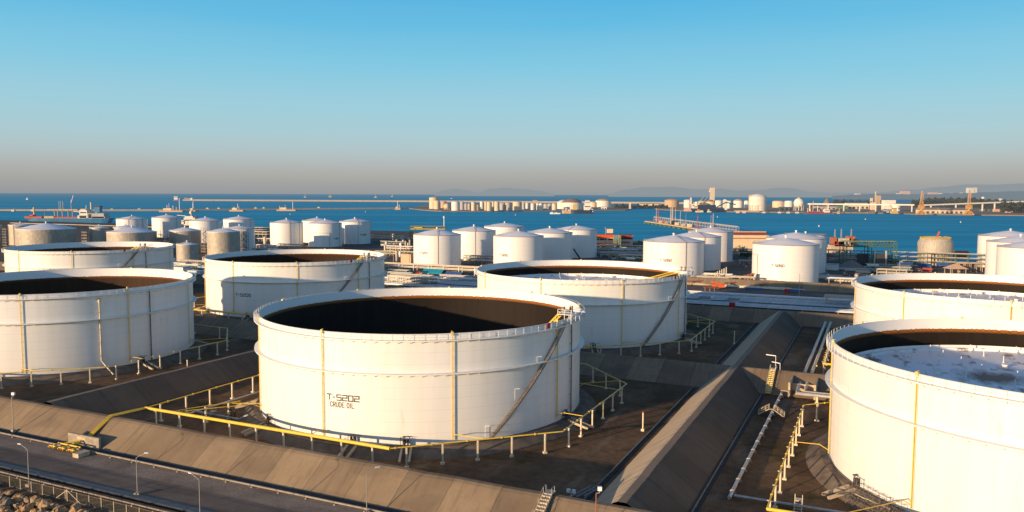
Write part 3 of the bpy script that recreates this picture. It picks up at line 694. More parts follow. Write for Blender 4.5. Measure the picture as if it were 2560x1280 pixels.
# ------------------------------------------------------------------ foreground road edge
def long_pipe(name, s0, s1, t, z, r, mat, label, joint=7.0, group=None, jm='brown_pipe'):
    o = single(name, MB().tube([(-(s1-s0)/2, 0, 0), ((s1-s0)/2, 0, 0)], r, 10), mat, label, 'pipe', W((s0+s1)/2, t, z), TH, group)
    jmesh = MB().tube([(-.16, 0, 0), (.16, 0, 0)], r*1.22, 10).mesh('flange', jm); smesh = MB().box(0, 0, -r-.13, .3, r*4, .26).mesh('sleeper', 'concrete_wall')
    n = min(100, int((s1-s0)/joint))
    for i in range(n):
        x = -(s1-s0)/2+(s1-s0)*(i+.5)/n; part('flange', jmesh, None, o, None, (x, 0, 0)); part('sleeper', smesh, None, o, None, (x+.5, 0, 0))
    return o
long_pipe('roadside_pipe', -150, 80, -64.0, ZG+.38, .20, 'pipe_dull', 'jointed grey pipe along the foot of the foreground bund', 6.2)
long_pipe('seaward_pipe', -120, 40, -79.8, ZG+.62, .15, 'pipe_dull', 'pale pipe beside the wire fence at bottom left', 7.5)
fn = thing('wire_fence', 'chain link fence on pale posts above the rocks at bottom left', 'fence', W(-20, -82.8, ZG), TH)
fp_me = MB().bar((0, 0, 0), (0, 0, 2.0), .11).mesh('fence_post', 'concrete_pale')
for i in range(34): part('fence_post', fp_me, None, fn, None, (-60+3.05*i, 0, 0))
part('wire_mesh', MB().add([(-60, .06, .1), (40.6, .06, .1), (40.6, .06, 1.85), (-60, .06, 1.85)], [(0, 1, 2, 3)]), 'chain_link', fn)
mb = MB()
for z in (1.85, .12): mb.tube([(-60, 0, z), (40.6, 0, z)], .025, 5)
part('rail', mb, 'pipe_dull', fn)
part('brace', MB().bar((-1.55, 0, 1.95), (-4.5, 0, .1), .10).bar((-1.55, 0, 1.95), (1.9, 0, .1), .10).bar((-1.55, 0, 0), (-1.55, 0, 2.1), .16), 'concrete_pale', fn)
# armour rocks
rmesh = []
for k in range(9):
    m = MB(); rnd = random.Random(40+k); pts = []
    m.blob(0, 0, 0, 1, rnd.uniform(.6, .95), rnd.uniform(.5, .75), 7, 5, .28); me = m.mesh('revetment_rock', ('rock_a', 'rock_b', 'rock_c')[k % 3]); rmesh.append(me)
rnd = random.Random(11); nr = 0
for row in range(9):
    for i in range(26):
        s = -48+i*1.75+rnd.uniform(-.5, .5)+(row % 2)*.8; t = -85.2-row*1.55+rnd.uniform(-.4, .4); z = ZG-.1-(-84.8-t)*.34*1.0
        if s > -9 or s < -52: continue
        o = tag(link('revetment_rock', rmesh[(row*5+i*3+int(rnd.random()*3)) % 9], None, W(s, t, z+rnd.uniform(-.1, .25))), 'rough tan boulder in the rock slope at the bottom left corner', 'rock', 'boulders of the rock slope')
        o.rotation_euler = (rnd.uniform(-.5, .5), rnd.uniform(-.5, .5), rnd.uniform(0, 6.3)); k = rnd.uniform(.75, 1.35); o.scale = (k, k, k*rnd.uniform(.8, 1.2)); nr += 1
# lamp posts
def street_lamp(s, t, label, h=7.7, arm=(2.2, .9), group='street lamps along the foreground road', rot=0.0):
    o = thing('street_lamp', label, 'street lamp', W(s, t, ZG), TH+rot, group)
    part('base', MB().box(0, 0, .25, .9, .9, .5), 'concrete_wall', o)
    part('pole', MB().cyl(0, 0, .3, h-.9, .085, 10, .055), 'galv_pole', o)
    part('arm', MB().tube([(0, 0, h-.95), (arm[0]*.25, 0, h-.6), (arm[0]*.75, 0, h-.1)], .032, 6), 'galv_pole', o)
    part('lamp_head', MB().box(arm[0]*.88, 0, h+.02, .75, .26, .13), 'lamp_white', o); return o
street_lamp(-13, -75.6, 'street lamp with its arm to the right, between manifold and dark toe of the bund', rot=.35)
street_lamp(-34.3, -81.2, 'leftmost lamp post, rising beside the wire fence', rot=pi+.1)
street_lamp(5.6, -78.9, 'lamp post cut by the bottom edge, right of the long fence', rot=pi)
street_lamp(28.6, -64.9, 'small lamp post low before the bund right of the crude oil lettering', rot=.9)
def flood(s, t, label, h, mat='galv_pole'):
    o = thing('floodlight_pole', label, 'floodlight', W(s, t, ZG), TH, 'floodlight poles at the bund')
    part('base', MB().box(0, 0, .35, .7, .7, .7), 'concrete_pale', o); part('pole', MB().cyl(0, 0, .6, h-.9, .10, 10, .08), mat, o)
    b = part('bracket', MB().bar((0, 0, h-.9), (.55, 0, h-.75), .07).bar((.55, 0, h-.75), (.55, 0, h-.4), .07), 'galv_pole', o)
    part('floodlight', MB().box(.55, 0, h-.1, .62, .45, .62, .4), 'lamp_white', o); return o
flood(-69, -61.9, 'floodlight on a pole at the left edge, foot of the bund', 9.0)
flood(67.4, -60.4, 'rusty floodlight pole before the bund near the bottom middle right', 9.4, 'rust_steel')

br = thing('foam_branch', 'thin yellow branch line with valve cluster left of the crude oil tank', 'pipeline', W(-46, -39, ZG), TH)
part('pipe', MB().tube([(5.6, -6.6, 3.9), (8.2, -1.0, 3.9), (13.6, 8.4, 3.9)], .10, 7), 'yellow_paint', br); part('pipe', MB().tube([(12.6, 6.6, 3.7), (19.5, 10.5, 3.4)], .09, 7), 'yellow_paint', br)
for x, y in ((6.9, -3.8), (12.2, 6.0), (9.6, 1.4)): part('post', MB().box(x, y, 1.9, .34, .34, 3.8).box(x, y, .2, .8, .8, .4), 'post_paint', br)
part('valve', MB().cyl(12.9, 6.0, .6, 2.6, .35, 8).cyl(13.5, 6.6, .4, 2.0, .3, 8).box(13.2, 5.2, 1.6, .9, .5, .5), 'valve_dark', br)
st3 = thing('pipe_stile', 'small steel stile with looped rails left of the crude oil tank', 'stile', W(-38.4, -33.4, ZG), TH)
part('deck', MB().box(0, 0, 1.3, 1.2, 1.4, .1), 'tread_steel', st3)
for sg in (-1, 1):
    part('ladder', MB().bar((-.5, sg*2.2, 0), (-.5, sg*.7, 1.3), .1).bar((.5, sg*2.2, 0), (.5, sg*.7, 1.3), .1), 'stair_steel', st3)
    for x in (-.6, .6): part('handrail', MB().tube([(x, sg*2.2, .4), (x, sg*1.6, 1.7), (x, sg*.7, 2.5), (x, sg*.3, 2.5), (x, sg*.3, 1.3)], .05, 5), 'stair_steel', st3)
# ------------------------------------------------------------------ middle distance: cone-roofed tanks
def tank_fit(L, R_, ye, H):
    a = at(L, ye, H); b = at(R_, ye, H); al, be = atan2(a[0], a[1]), atan2(b[0], b[1]); h = (be-al)/2; m = (al+be)/2
    P = at((L+R_)/2, ye, H); d = hypot(P[0], P[1]); D = d/(1-sin(h)); return D*sin(m), D*cos(m), D*sin(h)
def cone_tank(L, R_, ye, H, label, group, mat='tank_white', rise=.19, roofmat='tank_roof', pipes=(), number=None, numx=None, numz=9.0, loop=None, n=72, numR=None, nmat='letter_paint'):
    x, y, R = tank_fit(L, R_, ye, H); xm = (L+R_)/2; hw = (R_-L)/2
    t = thing('storage_tank', label, 'storage tank', (x, y, 0), 0, group); ca = atan2(-y, -x)
    ang = lambda px: ca+math.asin(max(-.98, min(.98, (px-xm)/hw)))
    part('shell', MB().lathe_hard([(R, -1.0), (R, H)], n), mat, t)
    part('roof', MB().lathe_hard([(R+.05, H), (R*.5, H+R*rise*.58), (.01, H+R*rise)], n), roofmat, t)
    part('eave_ring', MB().lathe_hard([(R+.02, H-.28), (R+.22, H-.25), (R+.22, H+.06), (R-.1, H+.1)], n), 'eave_red' if mat != 'galvanised' else 'tank_roof', t)
    for i, px in enumerate(pipes):
        a = ang(px); m = MB()
        m.tube([(R*.05*cos(a), R*.05*sin(a), H+R*rise+.3), (R*.5*cos(a), R*.5*sin(a), H+R*rise*.58+.3), ((R+.3)*cos(a), (R+.3)*sin(a), H+.3), ((R+.3)*cos(a), (R+.3)*sin(a), -.8)], .12, 6)
        part('cooling_pipe', m, 'eave_red' if i == 0 else 'brown_pipe', t)
    m = MB().cyl(0, 0, H+R*rise-.2, H+R*rise+.9, .55, 10); m.cyl(.0, 0, H+R*rise+.9, H+R*rise+1.3, .85, 10); part('vent', m, 'rail_white', t)
    m = MB(); a0 = ang(L+hw*.25) if not pipes else ang(pipes[0]); k = 0
    for i in range(12):
        f = i/11; r = R*(1-.9*f); a = a0-.05; m.bar((r*cos(a), r*sin(a), H+R*rise*(1-r/R)), (r*cos(a), r*sin(a), H+R*rise*(1-r/R)+1.0), .09)
    for i in range(14):
        a = ang(L+hw*.05)-.9+i*.11; m.bar(((R-.3)*cos(a), (R-.3)*sin(a), H), ((R-.3)*cos(a), (R-.3)*sin(a), H+1.1), .08)
    a = ang(L+hw*.05)-.9; m.tube([((R-.3)*cos(a+i*.11), (R-.3)*sin(a+i*.11), H+1.1) for i in range(14)], .05, 4)
    part('roof_rail', m, 'galv_pole', t)
    m = MB().lathe_hard([(R+.02, -.9), (R+.9, -.9), (R+2.6, -1.05)], n); part('foundation', m, 'concrete_wall', t)
    if number: m = MB(); lettering(m, number, ang(numx), numz, 1.3, 1.0, .32, R); part('tank_number', m, nmat, t)
    if loop:
        x0, x1, z1 = loop; m = MB(); pts = [((R+.25)*cos(ang(x0+(x1-x0)*i/8)), (R+.25)*sin(ang(x0+(x1-x0)*i/8)), z1) for i in range(9)]
        pts.append((pts[-1][0], pts[-1][1], -.6)); m.tube(pts, .13, 6); part('ring_pipe', m, 'eave_red', t)
    return t, (x, y, R)
GW = 'white cone-roofed storage tanks'
cone_tank(1033, 1152, 590, 22.4, 'white cone-roofed tank lettered T-5251, left of its row, in front of the sea', GW, rise=.22, pipes=(1094,), number='T-5251', numx=1050, nmat='letter_faint')
cone_tank(1130, 1239, 579, 22.4, 'white cone-roofed tank half hidden right behind the T-5251 tank', GW, pipes=(1187,))
cone_tank(1233, 1359, 592, 22.4, 'white cone-roofed tank lettered T-5250 rising behind the rim of the open tank', GW, number='T-5250', numx=1250, numz=8.6)
cone_tank(1210, 1312, 567.5, 22.4, 'farthest cone-roofed tank of the middle cluster, mostly its roof showing', GW, rise=.16)
cone_tank(1317, 1431, 582.5, 22.4, 'cone-roofed tank second from the right in the middle cluster, lower wall in shade', GW)
cone_tank(1389, 1492, 574, 22.4, 'rightmost cone-roofed tank of the middle cluster beside the orange-roofed building', GW, pipes=(1421,))
cone_tank(1608, 1761, 603.5, 22.4, 'broad white tank lettered T-5262 with red pipe down its roof', GW, pipes=(1714,), number='T-5262', numx=1652, numz=10.5, nmat='letter_faint')
cone_tank(1680, 1803, 590, 22.4, 'white tank tucked between the T-5262 tank and the farthest one of that row', GW, pipes=(1761,))
cone_tank(1720, 1833, 577.5, 22.4, 'shaded rear white tank next to the cream warehouse', GW, pipes=(1815,))
cone_tank(1881, 2049, 609, 22.4, 'broad white tank lettered T-5260 standing alone in front, fully lit', GW, number='T-5260', numx=1932, numz=9.6, loop=(1884, 1897, 16))
cone_tank(1915, 2066, 593, 22.4, 'white tank directly behind the T-5260 tank', GW)
cone_tank(1960, 2068, 583, 22.8, 'rear tank with yellowish rail along its top edge behind the T-5260 tank', GW, rise=.05, roofmat='pipe_tan')
cone_tank(674, 757, 561.5, 22.4, 'left front tank of the far left white cluster of four', GW, pipes=(722, 747), rise=.2)
cone_tank(754, 830, 556, 22.4, 'rear tank of the far left white cluster, between two others', GW)
cone_tank(770, 854, 562, 22.4, 'front tank of the far left white cluster with a red frame line and dark number', GW, pipes=(847,), number='T-5231', numx=832, numz=6.5, loop=(771, 822, 13))
cone_tank(847, 926, 557.5, 22.4, 'right-hand shaded tank of the far left white cluster, dark number on its wall', GW, pipes=(894, 924), number='T-5230', numx=899, numz=8.0)
GS = 'white tanks in line before the left-hand harbour'
cone_tank(289, 369, 554.5, 22.4, 'leftmost white tank in the line before the moored blue tanker', GS, pipes=(320, 355))
cone_tank(378, 452, 550.5, 22.4, 'white tank second from left in the harbour line, in partial shade', GS, pipes=(440,))
cone_tank(472, 553, 557.5, 22.4, 'white tank third from left in the harbour line, ship bridge beside it', GS, pipes=(541,))
cone_tank(557, 635, 553.5, 22.4, 'rightmost white tank in the harbour line at left', GS, pipes=(624,))
cone_tank(560, 636, 577, 20.0, 'small white tank peeping out behind the right-hand galvanised tank', GS)
GR = 'white tanks cut by the right edge of the view'
cone_tank(2444, 2610, 584, 22.4, 'farthest of three white tanks overlapping at the right edge', GR)
cone_tank(2465, 2640, 599, 22.4, 'middle one of three white tanks overlapping at the right edge', GR)
cone_tank(2491, 2690, 613, 22.4, 'front one of three white tanks overlapping at the right edge', GR)
GG = 'ribbed grey metal tanks at left'
def galv(*a, **k): return cone_tank(*a, mat='galvanised', n=96, **k)
galv(19, 82, 572, 19, 'ribbed metal tank at far left behind the widest one', GG, rise=.2, pipes=(33,))
galv(37, 191, 582, 19, 'widest ribbed grey metal tank with a broad pale cone roof', GG, rise=.21)
galv(222, 272, 577, 19, 'slim ribbed metal tank between the two broad ones', GG, rise=.2, pipes=(227,))
galv(282, 345, 576, 19, 'ribbed metal tank showing only its roof behind the second broad one', GG, rise=.2)
galv(265, 392, 588, 19, 'second widest ribbed metal tank, cone roof with central vent', GG, rise=.2)
galv(422, 502, 583, 19, 'ribbed metal tank in deep shade behind the small one', GG, rise=.2)
galv(516, 600, 585, 19, 'rightmost ribbed metal tank, with a square shadow low on its wall', GG, rise=.2)
galv(440, 495, 617.5, 12, 'smallest ribbed metal tank, in front of the shaded one', GG, rise=.2)
galv(-60, 4, 573, 19, 'dark ribbed metal tank cut by the left edge', GG, rise=.2)
def stair_tower(px, D, h, label, w=3.4):
    d = ray(px, 560); k = D/hypot(d[0], d[1]); o = thing('stair_tower', label, 'stair tower', (d[0]*k, d[1]*k, -1), TH, 'open steel stair towers between the grey metal tanks')
    for x in (-w/2, w/2):
        for y in (-1.2, 1.2): part('post', MB().bar((x, y, 0), (x, y, h+1), .22), 'dark_steel', o)
    n = int(h/2.6)
    for i in range(n):
        z = 1.8+i*2.6; part('landing', MB().box(0, 0, z, w+1.2, 3.0, .22).box(0, -1.5, z+.9, w+1.2, .1, .1), 'tread_steel', o)
        if i: s = 1 if i % 2 else -1; part('flight', MB().bar((-s*w/2, 0, z-2.6), (s*w/2, 0, z), .9, .18), 'stair_steel', o)
    return o
stair_tower(12, 905, 20, 'stair tower at the left edge beside the far left metal tank', 5)
stair_tower(212, 800, 19, 'stair tower right of the widest metal tank', 6)
stair_tower(405, 735, 20, 'stair tower between the second broad metal tank and the shaded one', 8)
stair_tower(509, 735, 22, 'tall stair tower left of the rightmost metal tank', 4.6)
stair_tower(611, 740, 22, 'tall stair tower right of the rightmost metal tank', 5.4)
# ------------------------------------------------------------------ blue pipe corridor behind the open tanks
ZY = -1.0
GP = 'parallel pipelines of the corridor behind the open tanks'
def corridor_pipe(t, z, r, mat, label, s0=-420, s1=235, loops=(), group=GP):
    pts = []; cuts = sorted(loops); x = s0
    pts.append((s0, 0, 0))
    for s in cuts: pts += [(s-3, 0, 0), (s-3, 3.2, .9), (s+3, 3.2, .9), (s+3, 0, 0)]
    pts.append((s1, 0, 0)); return single('pipeline', MB().tube(pts, r, 10), mat, label, 'pipeline', W(0, t, z), TH, group)
LB = ['thick pale blue pipeline nearest the rear bund', 'second thick pale blue pipeline from the rear bund', 'thin grey pipeline beside the two thickest blue ones', 'pale pipeline with loop bends, nearer the bund',
      'pale pipeline with loop bends, farther from the bund', 'tan pipeline running mid corridor', 'grey pipeline beside the mid corridor tan one', 'thick pale pipeline in the middle of the corridor', 'thin tan pipeline beyond the thick pale one',
      'grey pipeline third from the access road', 'pale blue pipeline second from the access road', 'thick whitish pipeline nearest the access road']
TT = [209.0, 211.2, 213.4, 219.5, 223.0, 228.5, 230.4, 235.5, 238.8, 244.5, 247.5, 250.4]
for i, t in enumerate(TT):
    corridor_pipe(t, ZY+1.0+(.5 if i in (3, 4) else 0), (.62, .62, .30, .40, .40, .45, .34, .60, .26, .36, .46, .62)[i], ('pipe_blue', 'pipe_blue', 'pipe_grey', 'pipe_blue', 'pipe_blue', 'pipe_tan', 'pipe_grey', 'pipe_blue', 'pipe_tan', 'pipe_grey', 'pipe_blue', 'rail_white')[i], LB[i], loops=(-150, 10, 28, 42, 110) if i in (3, 4) else ())
for t, r, mt in ((206.6, .22, 'rail_white'), (215.0, .2, 'pipe_tan'), (216.8, .26, 'pipe_blue'), (221.2, .2, 'rail_white'), (225.4, .3, 'pipe_blue'), (232.6, .24, 'rail_white'), (241.4, .22, 'pipe_blue'), (252.6, .2, 'rail_white')):
    corridor_pipe(t, ZY+.9, r, mt, 'thin pipeline packed between the thick lines of the corridor', group='thin lines of the pipe corridor')
sm = MB().box(0, 0, 0, .5, 50, .5).mesh('pipe_sleeper', 'concrete_wall')
for i in range(36): tag(link('pipe_sleeper', sm, None, W(-300+15*i, 230.5, ZY+.22), TH), 'low concrete sleeper under the parallel corridor pipelines', 'sleeper', 'sleepers under the corridor pipelines')
# ------------------------------------------------------------------ generic plant builders
def pipe_rack(s0, s1, t, zs, label, wid=5.0, step=9.0, mat='green_steel', pipes=3, pmat='pipe_grey', z0=ZY, rz=TH, group=None, r=.28):
    L = s1-s0; o = thing('pipe_rack', label, 'pipe rack', W((s0+s1)/2, t, z0), rz, group); n = max(1, int(L/step))
    for i in range(n+1):
        x = -L/2+L*i/n; m = MB()
        for y in (-wid/2, wid/2): m.bar((x, y, 0), (x, y, zs[-1]), .34)
        for z in zs: m.bar((x, -wid/2, z), (x, wid/2, z), .28)
        part('bent', m, mat, o)
    for z in zs:
        m = MB()
        for y in (-wid/2, wid/2): m.bar((-L/2, y, z), (L/2, y, z), .26)
        part('beam', m, mat, o)
        for k in range(pipes):
            y = -wid/2+wid*(k+.5)/pipes; part('pipe', MB().tube([(-L/2-1, y, z+.4), (L/2+1, y, z+.4)], r*(.8+.4*((k*7) % 3)/2), 6), pmat if k % 2 == 0 else 'pipe_tan', o)
    return o
def gantry(px0, px1, y0, ytop, yb, label, mat, deckmat='green_pale', depth=6, legs=4, rz=0.0):
    a = at(px0, yb, ZY); b = at(px1, yb, ZY); D = a[1]; m_ = D/FPX; w = abs(b[0]-a[0]); h = (yb-ytop)*m_
    o = thing('loading_gantry', label, 'gantry', ((a[0]+b[0])/2, (a[1]+b[1])/2, ZY), rz)
    dz = h*.20
    for i in range(legs):
        x = -w/2+w*i/(legs-1)
        m = MB()
        for dx in (-1.1, 1.1):
            for y in (-depth/2, depth/2): m.bar((x+dx, y, 0), (x+dx, y, h), .4)
        k = 5
        for j in range(k):
            m.bar((x-1.1, -depth/2, h*j/k), (x+1.1, -depth/2, h*(j+1)/k), .18); m.bar((x-1.1, -depth/2, h*(j+1)/k), (x+1.1, -depth/2, h*(j+1)/k), .22)
        part('tower_leg', m, mat, o)
    m = MB(); n = int(w/2.4)
    for y in (-depth/2, depth/2):
        m.bar((-w/2, y, h), (w/2, y, h), .45); m.bar((-w/2, y, h-dz), (w/2, y, h-dz), .45)
        for i in range(n): m.bar((-w/2+w*i/n, y, h-dz), (-w/2+w*(i+.5)/n, y, h), .2); m.bar((-w/2+w*(i+.5)/n, y, h), (-w/2+w*(i+1)/n, y, h-dz), .2)
    part('truss', m, mat, o)
    part('deck', MB().box(0, 0, h+.25, w+1, depth+.6, .3), deckmat, o)
    return o, w, h
def vessel_v(x, y, r, h, label, mat='pipe_tan', group=None):
    o = thing('process_vessel', label, 'vessel', (x, y, ZY), 0, group)
    part('drum', MB().lathe([(r, .8), (r, h), (r*.8, h+r*.4), (.02, h+r*.62)], 16), mat, o); part('skirt', MB().cyl(0, 0, 0, .8, r*.9, 12), 'concrete_wall', o)
    m = MB().tube([(r+.15, 0, .3), (r+.15, 0, h), (0, 0, h+r*.9)], .1, 6); part('riser', m, 'pipe_grey', o); return o
def vessel_h(x, y, r, L, label, mat='rail_white', rz=0.0, group=None):
    o = thing('horizontal_drum', label, 'drum', (x, y, ZY), rz, group)
    m = MB(); pts = [(-L/2-r*.4, .3), (-L/2, r), (L/2, r), (L/2+r*.4, .3)]
    m.tube([(-L/2-r*.35, 0, r+1.2), (-L/2, 0, r+1.2), (L/2, 0, r+1.2), (L/2+r*.35, 0, r+1.2)], [r*.5, r, r, r*.5], 14); part('shell', m, mat, o)
    for x_ in (-L*.3, L*.3): part('saddle', MB().box(x_, 0, .7, .5, r*1.5, 1.4), 'concrete_wall', o)
    return o
def skid(x, y, label, rz, rnd, group=None, mats=('pipe_tan', 'valve_dark', 'pipe_grey')):
    o = thing('pump_skid', label, 'skid', (x, y, ZY), rz, group); part('base', MB().box(0, 0, .25, 7, 3.2, .5), 'concrete_wall', o)
    for i in range(3):
        xx = -2.4+i*2.3; part('pump', MB().cyl(xx, .4, .5, 1.6+rnd.random(), .55, 8), mats[i % 3], o)
        part('pipe', MB().tube([(xx, -1.4, .7), (xx, -1.4, 2.0+rnd.random()*1.6), (xx+1.9, -1.4, 2.0), (xx+1.9, 1.4, 1.2)], .16, 6), mats[(i+1) % 3], o)
    m = MB()
    for x_ in (-3.4, 3.4):
        for y_ in (-1.5, 1.5): m.bar((x_, y_, .4), (x_, y_, 3.4), .16)
    m.bar((-3.4, -1.5, 3.4), (3.4, -1.5, 3.4), .16); m.bar((-3.4, 1.5, 3.4), (3.4, 1.5, 3.4), .16); part('frame', m, 'rust_steel', o); return o
def shed(x, y, w, d, h, label, wall='cream_wall', roof='red_roof', rz=0.0, name='shed', group=None, pitch=.28, openside=False, z0=ZY):
    o = thing(name, label, 'building' if name != 'shed' else 'shed', (x, y, z0), rz, group)
    if openside:
        for x_ in (-w/2+.4, 0, w/2-.4):
            for y_ in (-d/2+.4, d/2-.4): part('post', MB().box(x_, y_, h/2, .35, .35, h), wall, o)
    else: part('wall', MB().box(0, 0, h/2, w, d, h), wall, o)
    rr = d*pitch/2; part('roof', MB().prism([(-d/2-.5, h), (0, h+rr+.3), (d/2+.5, h), (d/2+.5, h+.25), (0, h+rr+.55), (-d/2-.5, h+.25)], -w/2-.5, w/2+.5), roof, o)
    return o
def shrub(x, y, r, label, group='dark shrubs along the quay', z0=ZY):
    o = thing('shrub', label, 'shrub', (x, y, z0), 0, group); rnd = random.Random(int(x*7+y*3)); m = MB()
    for i in range(150):
        a = rnd.uniform(0, 6.28); q = rnd.uniform(0, 1)**.5; rr = r*q; z = r*rnd.uniform(.25, 1.5)*(1.05-.5*q); k = rnd.uniform(.25, .6)*r*.35
        c = (rr*cos(a), rr*sin(a), z); u = [rnd.uniform(-1, 1) for _ in range(3)]; v = [rnd.uniform(-1, 1) for _ in range(3)]
        m.add([_add(c, _mul(u, k)), _add(c, _mul(v, k)), _add(c, _mul(u, -k)), _add(c, _mul(v, -k))], [(0, 1, 2, 3)])
    part('foliage', m, 'shrub_leaf', o); part('stem', MB().cyl(0, 0, 0, r*.8, r*.08, 6), 'brown_pipe', o); return o
def mast(px, yb, ytop, label, r=.35, mat='lamp_white', z=ZY):
    p = at(px, yb, z); h = (yb-ytop)*p[1]/FPX; o = thing('mast', label, 'mast', p); part('pole', MB().cyl(0, 0, 0, h, r, 8, r*.8), mat, o); part('platform', MB().cyl(0, 0, h*.93, h*.96, r*2.6, 10), mat, o); return o
def yard_lamp(px, yb, ytop, label, group='lamp posts in the far yard'):
    p = at(px, yb, ZY); h = (yb-ytop)*p[1]/FPX; o = thing('yard_lamp', label, 'lamp post', p, 0, group)
    part('pole', MB().cyl(0, 0, 0, h, .16, 6), 'galv_pole', o); part('lamp_head', MB().box(.9, 0, h+.1, 1.9, .5, .3), 'lamp_white', o); return o
# elevated racks
pipe_rack(-262, -92, 270, (4.6, 6.4), 'pale elevated pipe bridge on thin posts in front of the T-5251 tank', 4.5, 11, 'pipe_grey', 2, 'pipe_tan')
pipe_rack(62, 190, 497, (3.2, 6.4, 9.6), 'long green three-tier pipe rack before the water at right', 7, 7.6, 'green_steel', 3, 'pipe_grey')
pipe_rack(-120, 10, 520, (3.5, 6.5), 'green pipe rack between the middle tanks and the cream warehouse', 6, 9, 'green_steel', 3, 'pipe_blue')
pipe_rack(-640, -370, 560, (3.5, 6.5), 'tan lit pipe rack running behind the far left tank cluster', 6, 12, 'pipe_tan', 3, 'pipe_tan')
pipe_rack(-700, -480, 640, (4, 7), 'pipe rack near the quay left of the far left cluster', 6, 12, 'green_pale', 3, 'pipe_tan')
pipe_rack(-1250, -760, 690, (.5,), 'long pipe rack along the quay before the blue tanker', 6, 16, 'pipe_tan', 3, 'pipe_tan')
pipe_rack(-330, -215, 600, (3, 6, 9), 'crowded tan pipe rack at the quay left of the T-5251 tank', 8, 5.2, 'pipe_tan', 4, 'pipe_tan')
pipe_rack(-390, -240, 655, (3, 5), 'low pale pipe rack along the waterline before the green gantry', 6, 9, 'pipe_tan', 3, 'rail_white')
# gantries, masts, buildings
g1, w_, h_ = gantry(1028, 1112, 0, 567, 596, 'green lattice gantry with yellow pipes at the water behind the T-5251 tank', 'green_steel', 'concrete_pale', 8, 4)
part('loading_pipe', MB().tube([(-w_/2, -4.2, h_-3.2), (w_/2, -4.2, h_-3.2)], .5, 8), 'yellow_paint', g1); part('loading_pipe', MB().tube([(-w_/2+4, -4.4, h_-1.6), (-w_/2+14, -4.4, h_-1.6)], .7, 8), 'yellow_paint', g1)
g2, w_, h_ = gantry(2106, 2232, 0, 597, 660, 'green lattice loading gantry at the water right of the T-5260 tank', 'green_steel', 'green_pale', 7, 3)
for k, (x, mt, sy) in enumerate(((-3, 'dark_steel', 5), (9, 'far_dark', 6))): part('loading_house', MB().box(x, 1, 4.8, 7, sy, 9.6), mt, g2)
for x in (4, 12.5): part('column', MB().box(x, -2, 6, 1.0, 1.0, 12), 'pipe_tan', g2)
mast(1110, 596, 541, 'tall white mast beside the green gantry', .55); mast(977, 602, 558, 'thin dark mast at the waterline left of the green gantry', .3, 'dark_steel'); mast(1513, 614, 566, 'thin mast before the orange-roofed building', .22, 'galv_pole')
def building(px0, px1, ytop, yb, dep, label, wall, bands=(), roof=None, rz=-.03, name='building', z=ZY, far=False, cat='building'):
    a = at(px0, yb, z); b = at(px1, yb, z); k = a[1]/FPX; w = abs(b[0]-a[0]); h = (yb-ytop)*k
    o = thing(name, label, cat, ((a[0]+b[0])/2, (a[1]+b[1])/2+dep/2, z), rz); part('wall', MB().box(0, 0, h/2, w, dep, h), wall, o)
    for (y0, y1, x0, x1, mt, nm, dpt) in bands:
        za, zb = (yb-y1)*k, (yb-y0)*k; part(nm, MB().box((x0+x1)/2*k-0, -dep/2-dpt/2, (za+zb)/2, (x1-x0)*k, dpt, zb-za), mt, o)
    if roof: part('roof', MB().box(0, 0, h+.3, w+1.2, dep+1.2, .6), roof, o)
    return o
building(1478, 1535, 587, 614, 14, 'cream building with bright orange roof band and dark windows by the water', 'cream_wall',
         ((587, 592.5, -28, 28.5, 'orange_roof', 'roof_band', .8), (594.5, 598.5, -16, -9, 'glass_dark', 'window', .15), (594.5, 598.5, -7.5, 4, 'glass_dark', 'window', .15), (594.5, 598.5, 5, 10, 'glass_dark', 'window', .15), (594.5, 598.5, 14, 26, 'glass_dark', 'window', .15)), 'orange_roof')
p = at(1526, 613, ZY); single('rooftop_plant_room', MB().box(0, 0, 0, 6, 5, 4.2), 'cream_wall', 'small cream plant room on the orange-roofed building', 'plant room', (p[0], p[1]+7, 14.2))
building(1550, 1582, 587, 610, 14, 'cream hall with dark red roof right of the green lattice tower', 'cream_wall', ((587, 594, -16, 16, 'red_roof', 'roof_band', .8), (594, 596, -16, 16, 'glass_dark', 'window', .2)), 'red_roof')
gt, _, _ = gantry(1537, 1548, 0, 587, 616, 'yellow green lattice tower between the orange-roofed and red-roofed halls', 'green_pale', 'green_pale', 5, 2)
for i, (px, py) in enumerate(((1500, 617), (1521, 616), (1562, 612))):
    p = at(px, py, ZY); shed(p[0], p[1], 13 if i < 2 else 9, 6, 3.0, ('leftmost open canopy with dark red roof before the cream building', 'right-hand open canopy with dark red roof before the cream building', 'small dark red canopy before the red-roofed hall')[i], 'concrete_pale', 'red_roof', 0, 'canopy', None, .25, True)
wh = building(1828, 1922, 584, 622, 24, 'long cream warehouse with red brown striped roof beside the T-5262 row', 'cream_wall', ((609, 620, 12, 30, 'concrete_pale', 'door', .2),))
k = at(1828, 622, ZY)[1]/FPX; w2 = 94*k*1.02; hh = 38*k
rm = MB().prism([(-12.6, hh-3.2), (-12.6, hh-2.9), (0, hh+2.4), (12.6, hh-2.9), (12.6, hh-3.2), (0, hh+2.0)], -w2/2, w2/2); part('roof', rm, 'red_roof', wh)
for i in range(18): part('roof_rib', MB().bar((-w2/2+w2*(i+.5)/18, -12.7, hh-2.8), (-w2/2+w2*(i+.5)/18, 0, hh+2.5), .5, .2), 'rust_steel', wh)
part('ridge_beam', MB().box(0, -.2, hh+2.75, w2, 1.6, .9), 'tan_board', wh)
